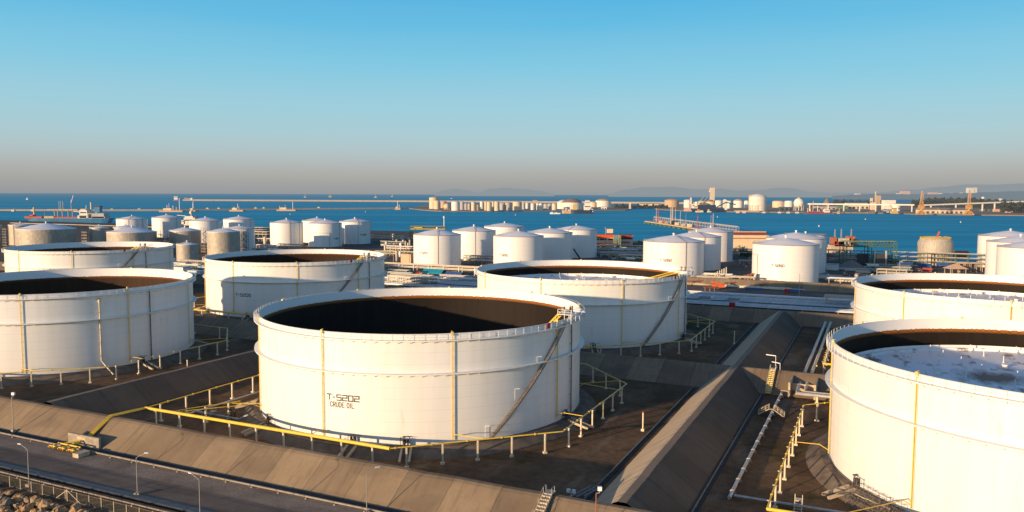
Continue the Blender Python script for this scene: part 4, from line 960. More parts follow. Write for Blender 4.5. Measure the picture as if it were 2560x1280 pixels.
for i, (px, py, r) in enumerate(((1848, 632, 5.5), (1862, 637, 4.2), (2093, 632, 4.5), (1858, 626, 4.0), (1546, 623, 3), (2372, 633, 3.6), (2400, 633, 3), (1874, 640, 3.5), (1000, 622, 4), (1598, 612, 4), (2220, 650, 3.5))):
    p = at(px, py, ZY); shrub(p[0], p[1], r, 'dark green shrub among the buildings by the quay')
p = at(2085, 628, ZY); shed(p[0], p[1], 15, 8, 5.5, 'low orange-roofed hall behind the T-5260 tank', 'cream_wall', 'orange_roof', 0, 'hall')
p = at(2110, 627, ZY); shed(p[0], p[1], 6, 7, 5.0, 'small orange-roofed hut at the foot of the green loading gantry', 'cream_wall', 'orange_roof', 0, 'hut')
p = at(2386, 640, ZY); shed(p[0], p[1], 21, 7, 4.6, 'long low building with bright red roof before the round grey tank', 'rust_steel', 'container_red', 0, 'long_shed', None, .5)
# round grey low-temperature tank
x, y, R = tank_fit(2293, 2384, 600, 16.5)
lt = thing('domed_tank', 'round buff metal tank with yellow railed roof by the water at right', 'storage tank', (x, y, 0))
part('shell', MB().lathe([(R, -1), (R, 15.6), (R*.985, 16.6), (R*.93, 17.9)], 64), 'galvanised', lt); part('roof', MB().lathe([(R*.93, 17.9), (R*.84, 19.0), (R*.45, 20.3), (.02, 20.7)], 64), 'pipe_tan', lt)
m = MB()
for i in range(48): a = 2*pi*i/48; m.bar((R*.86*cos(a), R*.86*sin(a), 18.8), (R*.86*cos(a), R*.86*sin(a), 20.3), .16)
for z in (19.5, 20.3): m.tube([(R*.86*cos(2*pi*i/48), R*.86*sin(2*pi*i/48), z) for i in range(48)], .16, 5, False, True)
part('roof_rail', m, 'yellow_paint', lt); part('flag_arm', MB().bar((R*.1, 0, 20.6), (R*.22, 0, 24.5), .9), 'container_red', lt)
m = MB()
for i in range(6):
    xx = -R-1+i*2.8; m.bar((xx, -R-2.5, -1), (xx, -R-2.5, 8.5), .3)
for z in (2, 5, 8.5): m.bar((-R-1, -R-2.5, z), (-R+13, -R-2.5, z), .3)
part('access_frame', m, 'dark_steel', lt)
# yard objects at right
p = at(2388, 676, ZY); hp = thing('open_shelter', 'open-sided shelter with tan hipped roof before the round grey tank', 'shelter', p)
for a_ in (-5.2, 0, 5.2):
    for b_ in (-3.6, 3.6): part('post', MB().box(a_, b_, 1.7, .35, .35, 3.4), 'concrete_pale', hp)
m = MB(); m.add([(-6.4, -4.8, 3.4), (6.4, -4.8, 3.4), (6.4, 4.8, 3.4), (-6.4, 4.8, 3.4), (-1.2, 0, 6.6), (1.2, 0, 6.6)], [(0, 1, 5, 4), (1, 2, 5), (2, 3, 4, 5), (3, 0, 4), (3, 2, 1, 0)]); part('roof', m, 'tan_board', hp)
p = at(2425, 672, ZY); tr = thing('steel_trestle', 'tan steel trestle frame running from the shelter to the right-edge tanks', 'trestle', p)
for i in range(5): part('bent', MB().bar((-8+4*i, -1, 0), (-8+4*i, -1, 6), .3).bar((-8+4*i, 1, 0), (-8+4*i, 1, 6), .3), 'tan_board', tr)
part('beam', MB().box(0, 0, 6.1, 19, 2.6, .5), 'tan_board', tr); part('chute', MB().bar((-6, 0, 6), (4, 0, .4), 1.2, .4), 'concrete_pale', tr)
p = at(2128, 664, ZY); m = MB(); m.lathe([(11, 0), (6, 3.2), (.02, 6.2)], 9, smooth=False); single('gravel_heap', m, 'gutter_concrete', 'dark grey gravel heap on the yard behind the rear open tank', 'heap', p)
yard_lamp(2248, 690, 648, 'double-arm yard lamp before the rear right open tank'); yard_lamp(1998, 740, 678, 'thin lamp post in front of the T-5260 tank'); yard_lamp(1545, 650, 636, 'yard lamp right of the middle cluster'); yard_lamp(984, 664, 632, 'white lamp post left of the T-5251 tank')
p = at(2112, 764, ZY); ps = thing('flat_shelter', 'flat tan roof shelter over the corridor pipes at right', 'shelter', p, TH)
for a_ in (-8, 8):
    for b_ in (-3.5, 3.5): part('post', MB().box(a_, b_, 2.4, .3, .3, 4.8), 'tan_board', ps)
part('roof', MB().box(0, 0, 5.2, 18, 8.4, .9), 'tan_board', ps)
def box_thing(name, px, py, sx, sy, sz, mat, label, cat, rz=TH, group=None, z=ZY):
    p = at(px, py, z); o = thing(name, label, cat, p, rz, group); part('body', MB().box(0, 0, sz/2, sx, sy, sz), mat, o); part('lid', MB().box(0, 0, sz+.08, sx*.96, sy*.96, .16), mat, o); return o
box_thing('container', 1047, 690, 6, 2.4, 2.6, 'container_red', 'orange red container beside the teal tarpaulin', 'container')
def tarp(px, py, w, d, h, mat, label):
    p = at(px, py, ZY); o = thing('tarpaulin_shelter', label, 'tarpaulin', p, TH); part('cover', MB().prism([(-d/2, h*.45), (0, h), (d/2, h*.45), (d/2, h*.40), (0, h*.95), (-d/2, h*.40)], -w/2, w/2), mat, o)
    for x_ in (-w/2+.3, w/2-.3):
        for y_ in (-d/2+.3, d/2-.3): part('post', MB().box(x_, y_, h*.2, .2, .2, h*.42), 'galv_pole', o)
    return o
tarp(1086, 691, 15, 8, 4.6, 'teal_tarp', 'bright teal tarpaulin roof in the yard before the T-5251 tank'); tarp(1135, 693, 13, 6, 3.2, 'blue_tarp', 'deep blue tarpaulin right of the teal one'); tarp(1004, 689, 18, 4, 2.6, 'blue_tarp', 'long dark blue tarpaulin left of the orange red container')
tarp(1985, 727, 7, 3, 1.6, 'blue_tarp', 'blue tarpaulin beside the access road below the T-5260 tank'); tarp(1885, 721, 10, 2.4, 1.3, 'blue_tarp', 'low blue cover along the wall left of the T-5260 tank')
tarp(2310, 664, 9, 6, 3.6, 'blue_tarp', 'blue tarpaulin in the yard left of the hipped shelter'); tarp(2358, 661, 9, 5, 3.4, 'blue_tarp', 'blue tarpaulin just left behind the hipped shelter')
box_thing('container', 2318, 672, 6, 2.4, 2.6, 'red_roof', 'dark red container beside the yard tarpaulins at right', 'container'); box_thing('red_box', 1968, 728, 2.4, 2.0, 2.2, 'red_paint', 'small red box beside the blue tarpaulin below the T-5260 tank', 'box'); box_thing('red_box', 1831, 765, 2.6, 1.4, 2.2, 'red_paint', 'red equipment box beside the corridor pipes at rear bund', 'box')
box_thing('portable_cabin', 1020, 660, 9, 6, 7, 'tan_board', 'plain tan cabin left of the T-5251 tank', 'cabin'); box_thing('site_cabin', 478, 706, 12, 4, 4.4, 'rail_white', 'white ribbed cabin between the left-edge tank and the T-5205 tank', 'cabin'); box_thing('site_cabin', 495, 696, 14, 4, 3.6, 'pipe_blue', 'long pale blue cabin behind the white ribbed cabin', 'cabin')
# orange crane truck
p = at(1798, 720, ZY); cr_ = thing('crane_truck', 'orange crawler crane truck on the access road before the T-5262 tank', 'crane truck', p, TH+.2)
part('chassis', MB().box(0, 0, .9, 8, 2.6, .8), 'valve_dark', cr_); part('cab', MB().box(-2.6, 0, 2.2, 2.2, 2.4, 1.9), 'orange_roof', cr_); part('deck_house', MB().box(1.2, 0, 2.1, 3.8, 2.4, 1.6), 'orange_roof', cr_); part('boom', MB().bar((1.5, 0, 2.9), (-4.6, 0, 4.4), .6), 'orange_roof', cr_)
for x_ in (-2.8, -.6, 1.8, 3.2):
    for y_ in (-1.25, 1.25):
        m = MB().tube([(x_, y_-.2, .55), (x_, y_+.2, .55)], .55, 12); part('wheel', m, 'dark_steel', cr_)
# red lines climbing the wall before the T-5262 tank and the trestle left of T-5260
for i, (pa, pb, lab) in enumerate((((1718, 700), (1776, 698), 'red pipe rail along the wall foot of the T-5262 tank'), ((1760, 715), (1790, 714), 'short red pipe rail beside the orange crane truck'), ((1812, 704), (1880, 700), 'red pipe rail leading to the T-5260 tank'))):
    a, b = at(*pa, 1.5), at(*pb, 1.5); o = thing('red_pipe', lab, 'pipe', a); d = _sub(b, a); part('pipe', MB().tube([(0, 0, 0), d], .3, 7), 'rust_steel', o)
    for f in (.1, .5, .9): part('support', MB().bar(_mul(d, f), (d[0]*f, d[1]*f, -2.5), .35), 'rust_steel', o)
p0 = at(1882, 700, 0); o = thing('stepped_trestle', 'rusty stepped pipe trestle left of the T-5260 tank', 'trestle', p0)
for i in range(8): part('bent', MB().box(-2.2*i, -1.0*i, 2.2-.22*i, .5, 3.0, 5-.45*i).box(-2.2*i, -1.0*i, 4.7-.45*i, 2.0, 3.2, .5), 'rust_steel', o)
o = thing('post_row', 'row of pale posts beside the track between the T-5262 and T-5260 tanks', 'posts', at(1795, 702, 0))
for i in range(6):
    q = at(1788+5.5*i, 700-3.0*i, 0); p0 = at(1795, 702, 0); part('post', MB().box(q[0]-p0[0], q[1]-p0[1], 2.4, .55, .55, 6), 'post_paint', o)
# scattered process plant
rnd = random.Random(23)
def scatter(zone, n, kinds, where, sc_=1.0):
    for i in range(n):
        px = rnd.uniform(zone[0], zone[2]); py = rnd.uniform(zone[1], zone[3]); x, y, _ = at(px, py, ZY); k = rnd.choice(kinds); gname = 'process plant '+where
        if k == 'v': vessel_v(x, y, rnd.uniform(.9, 1.9)*sc_, rnd.uniform(4, 10)*sc_, 'upright process vessel '+where, rnd.choice(('pipe_tan', 'rail_white', 'pipe_grey', 'concrete_pale')), 'upright vessels '+where)
        elif k == 'h': vessel_h(x, y, rnd.uniform(.9, 1.6)*sc_, rnd.uniform(5, 10)*sc_, 'horizontal drum '+where, rnd.choice(('rail_white', 'pipe_tan', 'pipe_grey')), rnd.choice((TH, TH+pi/2)), 'horizontal drums '+where)
        elif k == 's': skid(x, y, 'pump skid with steel frame '+where, rnd.choice((TH, TH+pi/2)), rnd, 'pump skids '+where)
        elif k == 'r':
            s, t = ST(x, y); L = rnd.uniform(14, 34); pipe_rack(s-L/2, s+L/2, t, (2.2, 4.2) if rnd.random() < .6 else (2.6,), 'short pipe rack '+where, 4, 5.5, rnd.choice(('pipe_tan', 'green_pale', 'pipe_grey')), 3, rnd.choice(('pipe_tan', 'pipe_grey', 'rail_white')), ZY, TH, 'short pipe racks '+where)
        elif k == 'p':
            s, t = ST(x, y); L = rnd.uniform(12, 36); o = thing('pipe_stack', 'stack of loose pipes '+where, 'pipe stack', W(s, t, ZY), TH+rnd.uniform(-.12, .12), 'pipe stacks '+where); mt = rnd.choice(('pipe_tan', 'concrete_pale', 'pipe_tan', 'pipe_blue', 'post_paint'))
            for a in range(6): part('pipe', MB().tube([(-L/2+rnd.uniform(-1, 1), -2+a*.8, .5+.35*(a % 2)), (L/2+rnd.uniform(-1, 1), -2+a*.8, .5+.35*(a % 2))], .36, 7), mt, o)
        elif k == 'b': shed(x, y, rnd.uniform(5, 10), rnd.uniform(4, 6), rnd.uniform(2.6, 4.5), 'small flat equipment hut '+where, rnd.choice(('concrete_pale', 'cream_wall', 'rail_white')), rnd.choice(('pipe_grey', 'tan_board', 'tank_roof')), TH, 'equipment_hut', 'equipment huts '+where, .08)
scatter((955, 598, 1030, 618), 10, 'vvrs', 'at the quay left of the T-5251 tank')
scatter((955, 616, 1024, 656), 20, 'vhsrr', 'on the yard left of the T-5251 tank', .8)
scatter((965, 694, 1185, 718), 20, 'pppr', 'in the pipe yard behind the T-5205 tank')
scatter((635, 585, 672, 622), 9, 'rsrv', 'left of the far left tank cluster')
scatter((660, 624, 740, 634), 6, 'rsb', 'in front of the far left tank cluster', .8)
scatter((1500, 622, 1604, 652), 20, 'rrsh', 'on the shaded yard right of the middle cluster', .8)
scatter((1838, 640, 1882, 668), 4, 'rs', 'left of the T-5260 tank by the shrubs', .8)
scatter((2068, 660, 2300, 692), 26, 'prsbh', 'on the yard behind the rear right open tank', .8)
scatter((2090, 690, 2140, 716), 7, 'srp', 'left of the rear right open tank', .7)
scatter((1170, 650, 1235, 662), 4, 'rs', 'between the T-5251 and T-5250 tanks', .6)
x5, y5, R5 = tank_fit(1317, 1431, 582.5, 22.4)
o = thing('access_stair', 'dark straight stair leaning between the two rightmost cone-roofed tanks of the middle cluster', 'stairs', at(1452, 650, ZY), 0)
q_ = at(1437, 648, ZY); d_ = _sub(q_, at(1452, 650, ZY)); part('flight', MB().bar((0, 0, .3), (d_[0]-1, d_[1], 8.6), 1.3, .35), 'dark_steel', o); part('platform', MB().box(d_[0]-2, d_[1], 8.6, 3, 2, .3), 'dark_steel', o)
for h in (.6, 1.2): part('handrail', MB().bar((0, -.6, .3+h), (d_[0]-1, d_[1]-.6, 8.6+h), .1), 'dark_steel', o)
scatter((1735, 692, 1870, 709), 12, 'srp', 'along the wall before the T-5262 tank', .5)
scatter((1890, 706, 2060, 718), 7, 'ps', 'along the wall before the T-5260 tank', .5)
scatter((445, 664, 505, 690), 5, 'rsb', 'between the smallest metal tank and the T-5205 tank', .7)
# ------------------------------------------------------------------ pipes and steps around the bunds at right
def local_pipe(pts, r, mat, label, posts=(), name='pipe', cat='pipe', n=10):
    x0, y0, z0 = W(pts[0][0], pts[0][1], 0); o = thing(name, label, cat, W(pts[0][0], pts[0][1], pts[0][2]), TH)
    q = [(p[0]-pts[0][0], p[1]-pts[0][1], p[2]-pts[0][2]) for p in pts]; part('pipe', MB().tube(q, r, n), mat, o)
    for (s, t, z) in posts: part('support', MB().box(s-pts[0][0], t-pts[0][1], (z+ZG)/2-pts[0][2], .5, .5, z-ZG).box(s-pts[0][0], t-pts[0][1], ZG+.2-pts[0][2], 1.0, 1.0, .4), 'post_paint', o)
    return o
gpipe = local_pipe([(82.7, -33.4, ZG+.75), (82.9, 47.5, ZG+.75)], .34, 'pipe_grey', 'long grey pipe lying beside the bund ridge, left of the nearest right-hand tank')
fl = MB().tube([(0, -.12, 0), (0, .12, 0)], .46, 12).mesh('flange', 'pipe_grey'); bl = MB().box(0, 0, -.55, 1.1, .4, .5).mesh('sleeper', 'concrete_wall')
for i in range(13): part('flange', fl, None, gpipe, None, (0.03*i, 3+6.2*i, 0)); part('sleeper', bl, None, gpipe, None, (0.03*i, 4+6.2*i, 0))
local_pipe([(83.2, -31.6, ZG+.6), (104, -31.6, ZG+.6)], .24, 'pipe_grey', 'grey branch pipe crossing to the foot of the nearest right-hand tank')
local_pipe([(82.9, 44.5, ZG+.9), (82.9, 44.5, ZG+2.0), (85.0, 44.5, ZG+2.0), (85.0, 42.5, ZG+1.2)], .16, 'pipe_tan', 'small bent pipe at the upper end of the long grey pipe')
for ds, lab in ((0, 'left one of the twin pipes running back over the cross bund'), (1.9, 'right one of the twin pipes running back over the cross bund')):
    local_pipe([(87.0+ds, 166, 1.0), (87.0+ds, 47.5-ds*.3, 1.0), (87.0+ds, 42.4+ds, .6), (103, 42.4+ds, .6)], .46, 'pipe_tan' if ds else 'pipe_grey', lab, [(92, 42.6+ds, .2)] if ds == 0 else [(88.5, 90, .5), (88.5, 120, .5), (88.5, 150, .5)], n=14)
pb = thing('pipe_box', 'concrete box where the twin pipes pass through the cross bund', 'culvert', W(88, 48.6, ZG), TH)
for a_ in (-3.2, 3.2): part('side_wall', MB().box(a_, 3, 1.9, .5, 11, 4.2), 'concrete_pale', pb)
part('back_wall', MB().box(0, 1.2, 2.0, 5.9, .5, 2.2), 'concrete_pale', pb)
def bund_stair(s, t0, z0, t1, z1, label, n=13, w=1.5, rail='galv_pole'):
    o = thing('bund_stairs', label, 'stairs', W(s, t0, z0), TH); L = t1-t0; H = z1-z0
    for i in range(n): part('step', MB().box(0, L*(i+.5)/n, H*(i+.5)/n+.15, w, abs(L)/n*1.0, .26), 'yellow_pale' if rail == 'y' else 'concrete_pale', o)
    part('landing', MB().box(0, L+.9*(1 if L > 0 else -1), H+.18, w, 1.8, .2), 'tread_steel', o)
    for x_ in (-w/2, w/2):
        part('stringer', MB().bar((x_, 0, .05), (x_, L, H+.05), .12, .5), 'concrete_pale', o)
        m = MB()
        for i in range(5): f = i/4; m.bar((x_, L*f, H*f+.2), (x_, L*f, H*f+1.3), .07)
        m.bar((x_, 0, 1.3), (x_, L, H+1.3), .06); m.bar((x_, L, H+1.3), (x_, L*1.14, H+1.3), .06); m.bar((x_, L*1.14, H+.2), (x_, L*1.14, H+1.3), .07); part('handrail', m, 'galv_pole', o)
    return o
bund_stair(57.2, -63.2, ZG+.2, -54.9, 2.9, 'concrete steps with steel rails up the foreground bund at bottom middle')
bs = bund_stair(79.4, 46.6, ZG+.2, 56.4, 3.2, 'yellowish lit steps up the cross bund near the twin pipes', 13, 1.5, 'y')
part('lamp_arm', MB().bar((.7, 9.8, 4.8), (.7, 9.8, 8.6), .1).bar((.7, 9.8, 8.6), (-1.9, 9.6, 8.8), .22), 'lamp_white', bs); part('lamp_arm', MB().bar((1.9, 9.8, 4.8), (1.9, 9.8, 6.6), .1).bar((1.9, 9.8, 6.6), (-.3, 9.6, 6.9), .22), 'lamp_white', bs)
# crossover over the long grey pipe
co_ = thing('pipe_crossover', 'small arched stile with hand rails over the long grey pipe', 'stile', W(82.8, 25.5, ZG), TH)
for sg in (-1, 1):
    part('ramp', MB().bar((sg*3.0, 0, .2), (sg*.6, 0, 1.75), 1.1, .16), 'concrete_pale', co_)
    for y_ in (-.55, .55):
        m = MB()
        for f in (0, .33, .66, 1): m.bar((sg*(3-2.4*f), y_, .2+1.55*f), (sg*(3-2.4*f), y_, 1.3+1.55*f), .07)
        for h in (.6, 1.1): m.bar((sg*3, y_, .2+h), (sg*.6, y_, 1.75+h), .06)
        part('handrail', m, 'concrete_pale', co_)
part('deck', MB().box(0, 0, 1.78, 1.3, 1.1, .14), 'concrete_pale', co_)
st2 = thing('ladder_stile', 'steel ladder stile over the grey branch pipe near the bottom right', 'stile', W(94.0, -31.6, ZG), TH)
for y_ in (-1,):
    for x_ in (-.6, .6): part('side_rail', MB().bar((x_, -2.0, 0), (x_, -.3, 1.6), .12).bar((x_, -.3, 1.6), (x_, -.3, 2.7), .1), 'post_paint', st2)
for i in range(5): part('rung', MB().box(0, -1.8+.36*i, .2+.33*i, 1.2, .26, .07), 'pipe_grey', st2)
part('deck', MB().box(0, .3, 1.6, 1.3, 1.3, .1), 'post_paint', st2)
# scaffolding at the foot of the nearest right-hand tank
sx, sy = ST(101.9, 141.5); sa = radians(-148)
SC = .72
scf = thing('scaffolding', 'rough pole scaffolding at the foot of the nearest right-hand tank', 'scaffolding', W(sx+43.4*cos(radians(-137)), sx*0+sy+43.4*sin(radians(-137)), ZG), TH+radians(-137+90))
rnd2 = random.Random(5)
for i in range(7):
    for j in range(3): x_, y_ = -6+2*i+rnd2.uniform(-.2, .2), -2+2*j; part('pole', MB().bar((x_, y_, 0), (x_+rnd2.uniform(-.2, .2), y_, 4.6+rnd2.uniform(-.6, .9)), .09), 'brown_pipe', scf)
for z in (1.4, 2.9, 4.2):
    for j in range(3): part('ledger', MB().bar((-6.6, -2+2*j, z), (6.8, -2+2*j, z+rnd2.uniform(-.15, .15)), .09), 'brown_pipe', scf)
    for i in range(7): part('transom', MB().bar((-6+2*i, -2.6, z), (-6+2*i, 2.6, z), .08), 'brown_pipe', scf)
for i in range(6): part('brace', MB().bar((-6+2*i, -2, .1), (-4+2*i, -2, 3.6), .08), 'brown_pipe', scf)
for i in range(3): part('plank', MB().box(-3+3*i, .4*i-.4, 3.05, 3.2, .5, .08), 'post_paint', scf)
scf.scale = (.8, .62, .74)
# marker posts
def marker(px, py, label, h=4.2, top='red_paint'):
    o = thing('marker_post', label, 'post', at(px, py, ZG), TH, 'hydrant marker posts'); part('post', MB().box(0, 0, h/2, .26, .26, h), 'post_paint', o); part('base', MB().box(0, 0, .25, .7, .7, .5), 'post_paint', o); part('cap', MB().box(0, 0, h+.15, .3, .3, .3), top, o); return o
marker(1610, 1075, 'tan post with red cap standing alone right of the crude oil tank'); marker(1837, 857, 'pale post standing alone right of the tank behind the crude oil tank', 4.6, 'post_paint'); marker(471, 932, 'short pale post below the left-edge tank at the bund', 3.0, 'post_paint')
# timbers lying behind the front bund
for i in range(3): single('timber', MB().box(0, 0, .2, .45, 7-i, .35), 'gutter_concrete', ('longest of three planks lying in shade behind the front bund', 'middle one of three planks in shade behind the front bund', 'shortest of three planks in shade behind the front bund')[i], 'plank', W(57.8+i*1.0, -41.0+.5*i, ZG), TH-.25)
single('floodlight_pair', MB().box(-.5, 0, 1.8, .6, .4, .6).box(.5, 0, 1.8, .6, .4, .6).bar((0, 0, 0), (0, 0, 1.7), .08).bar((-.6, 0, 1.6), (.6, 0, 1.6), .08), 'lamp_white', 'pair of low white floodlights behind the front bund at middle', 'floodlight', W(57.6, -45.0, ZG), TH)
single('floodlight_pair', MB().box(-.5, 0, 1.8, .5, .4, .5).box(.5, 0, 1.8, .5, .4, .5).bar((0, 0, 0), (0, 0, 1.7), .08).bar((-.6, 0, 1.6), (.6, 0, 1.6), .08), 'lamp_white', 'pair of low white floodlights behind the front bund at left', 'floodlight', W(-72.5, -44.5, ZG), TH)
# ground pipe left of the crude oil tank
local_pipe([(-44.5, -36, ZG+.5), (-43.5, 22, ZG+.5)], .22, 'pipe_grey', 'pale ground pipe running back along the left side of the crude oil tank')
local_pipe([(-44.3, -33, ZG+.5), (-30, -33.5, ZG+.5), (-27, -34, .4)], .24, 'pipe_grey', 'grey branch pipe toward the foot of the crude oil tank')
# ------------------------------------------------------------------ far side of the harbour
def kpx(px, yb, z=0.0): p = at(px, yb, z); return p, hypot(p[0], p[1])/FPX*cos(atan2(p[0], p[1]))
def ztop(y, px, D): return HC-(y-hz(px))*D/FPX
def land(name, front, back, mat='far_land', ztop_=-2.2):
    P = [at(x, y, ZS) for x, y in front]+[at(x, y, ZS) for x, y in back]; mb = MB(); n = len(P)
    mb.add([(p[0], p[1], ztop_) for p in P], [tuple(range(n))]); mb.add([(p[0], p[1], ztop_) for p in P]+[(p[0], p[1], -9) for p in P], [(i, i+n, (i+1) % n+n, (i+1) % n) for i in range(n)])
    return struct(name, mb, mat)
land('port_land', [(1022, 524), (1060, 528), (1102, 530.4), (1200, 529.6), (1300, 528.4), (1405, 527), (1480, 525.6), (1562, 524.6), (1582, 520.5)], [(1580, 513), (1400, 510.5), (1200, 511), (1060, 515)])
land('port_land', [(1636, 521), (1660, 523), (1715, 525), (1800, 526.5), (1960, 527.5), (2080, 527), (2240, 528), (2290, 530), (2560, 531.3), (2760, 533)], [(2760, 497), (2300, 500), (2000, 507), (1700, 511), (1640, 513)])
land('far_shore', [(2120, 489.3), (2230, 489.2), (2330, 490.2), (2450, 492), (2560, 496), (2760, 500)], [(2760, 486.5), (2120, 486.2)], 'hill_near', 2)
def breakwater(pts, wid, top, label, mat='far_stone'):
    P = [at(x, y, ZS) for x, y in pts]; mb = MB()
    for a, b in zip(P[:-1], P[1:]):
        d = _nrm((b[0]-a[0], b[1]-a[1], 0)); n = (-d[1], d[0]); vs = []
        for p in (a, b):
            for w_, z in ((wid, -8), (wid*.35, top), (-wid*.35, top), (-wid, -8)): vs.append((p[0]+n[0]*w_, p[1]+n[1]*w_, z))
        mb.add(vs, [(0, 1, 5, 4), (1, 2, 6, 5), (2, 3, 7, 6)])
    return single('breakwater', mb, mat, label, 'breakwater', group='breakwaters across the harbour')
breakwater([(-160, 536.5), (200, 535), (420, 533), (700, 528.5), (1000, 524), (1090, 522)], 14, 0.3, 'nearer stone breakwater running from left edge to the tank island')
breakwater([(458, 507.5), (760, 507), (1080, 506.6), (1420, 506.6), (1740, 507)], 16, 6.0, 'farther pale breakwater line close under the horizon')
# hills
def hills(pts, D, mat, depth=2600, label=None):
    mb = MB(); vs = []; rnd = random.Random(len(pts)); P = []
    for (x0, y0), (x1, y1) in zip(pts[:-1], pts[1:]):
        n = max(2, int((x1-x0)/9))
        for i in range(n): f = i/n; g = f*f*(3-2*f); P.append((x0+(x1-x0)*f, y0+(y1-y0)*g+rnd.uniform(-.35, .35)))
    P.append(pts[-1])
    for px, y in P:
        d = ray(px, 487); X = d[0]/d[1]*D; h = max(ztop(y, px, D), -6)
        vs += [(X, D, ZS-2), (X*1.05, D*1.05, h*.6), (X*1.1, D*1.1, h*1.1), (X*1.22, D*1.22, ZS-2)]
    n = len(P); mb.add(vs, [(i*4+j, (i+1)*4+j, (i+1)*4+j+1, i*4+j+1) for i in range(n-1) for j in range(3)], True)
    return struct('hills', mb, mat)
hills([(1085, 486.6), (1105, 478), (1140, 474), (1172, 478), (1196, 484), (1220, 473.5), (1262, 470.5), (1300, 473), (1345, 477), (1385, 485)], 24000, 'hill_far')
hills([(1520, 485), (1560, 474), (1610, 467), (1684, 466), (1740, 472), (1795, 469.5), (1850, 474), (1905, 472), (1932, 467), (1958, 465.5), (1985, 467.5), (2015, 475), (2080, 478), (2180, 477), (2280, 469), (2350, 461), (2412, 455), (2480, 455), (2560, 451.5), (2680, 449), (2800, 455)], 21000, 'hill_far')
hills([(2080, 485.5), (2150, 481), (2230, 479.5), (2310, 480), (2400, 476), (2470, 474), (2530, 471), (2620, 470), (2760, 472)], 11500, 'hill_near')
# ---- tanks on the islands
def far_tank(L, R_, yw, yb, ya, label, mat='far_cream', roof='far_cream', group='storage tanks on the harbour island', bands=0):
    xm = (L+R_)/2; p, k = kpx(xm, yb, -1.5); r = (R_-L)/2*k; D = p[1]
    zw, za = ztop(yw, xm, D), ztop(ya, xm, D); t = thing('far_tank', label, 'storage tank', (p[0], p[1]+r, -2.3), 0, group)
    part('shell', MB().lathe_hard([(r, 0), (r, zw+2.3)], 28), mat, t)
    part('roof', MB().lathe([(r*1.01, zw+2.3), (r*.8, zw+2.3+(za-zw)*.45), (r*.45, zw+2.3+(za-zw)*.82), (.02, za+2.3)], 28), roof, t)
    part('top_ring', MB().lathe_hard([(r, zw+1.9), (r*1.04, zw+1.9), (r*1.04, zw+2.4)], 28), 'far_tan', t)
    for i in range(bands): z = (zw+2.3)*(i+1)/(bands+1); part('stiffener', MB().lathe_hard([(r, z), (r*1.025, z), (r*1.025, z+.5), (r, z+.5)], 28), 'far_tan', t)
    return t
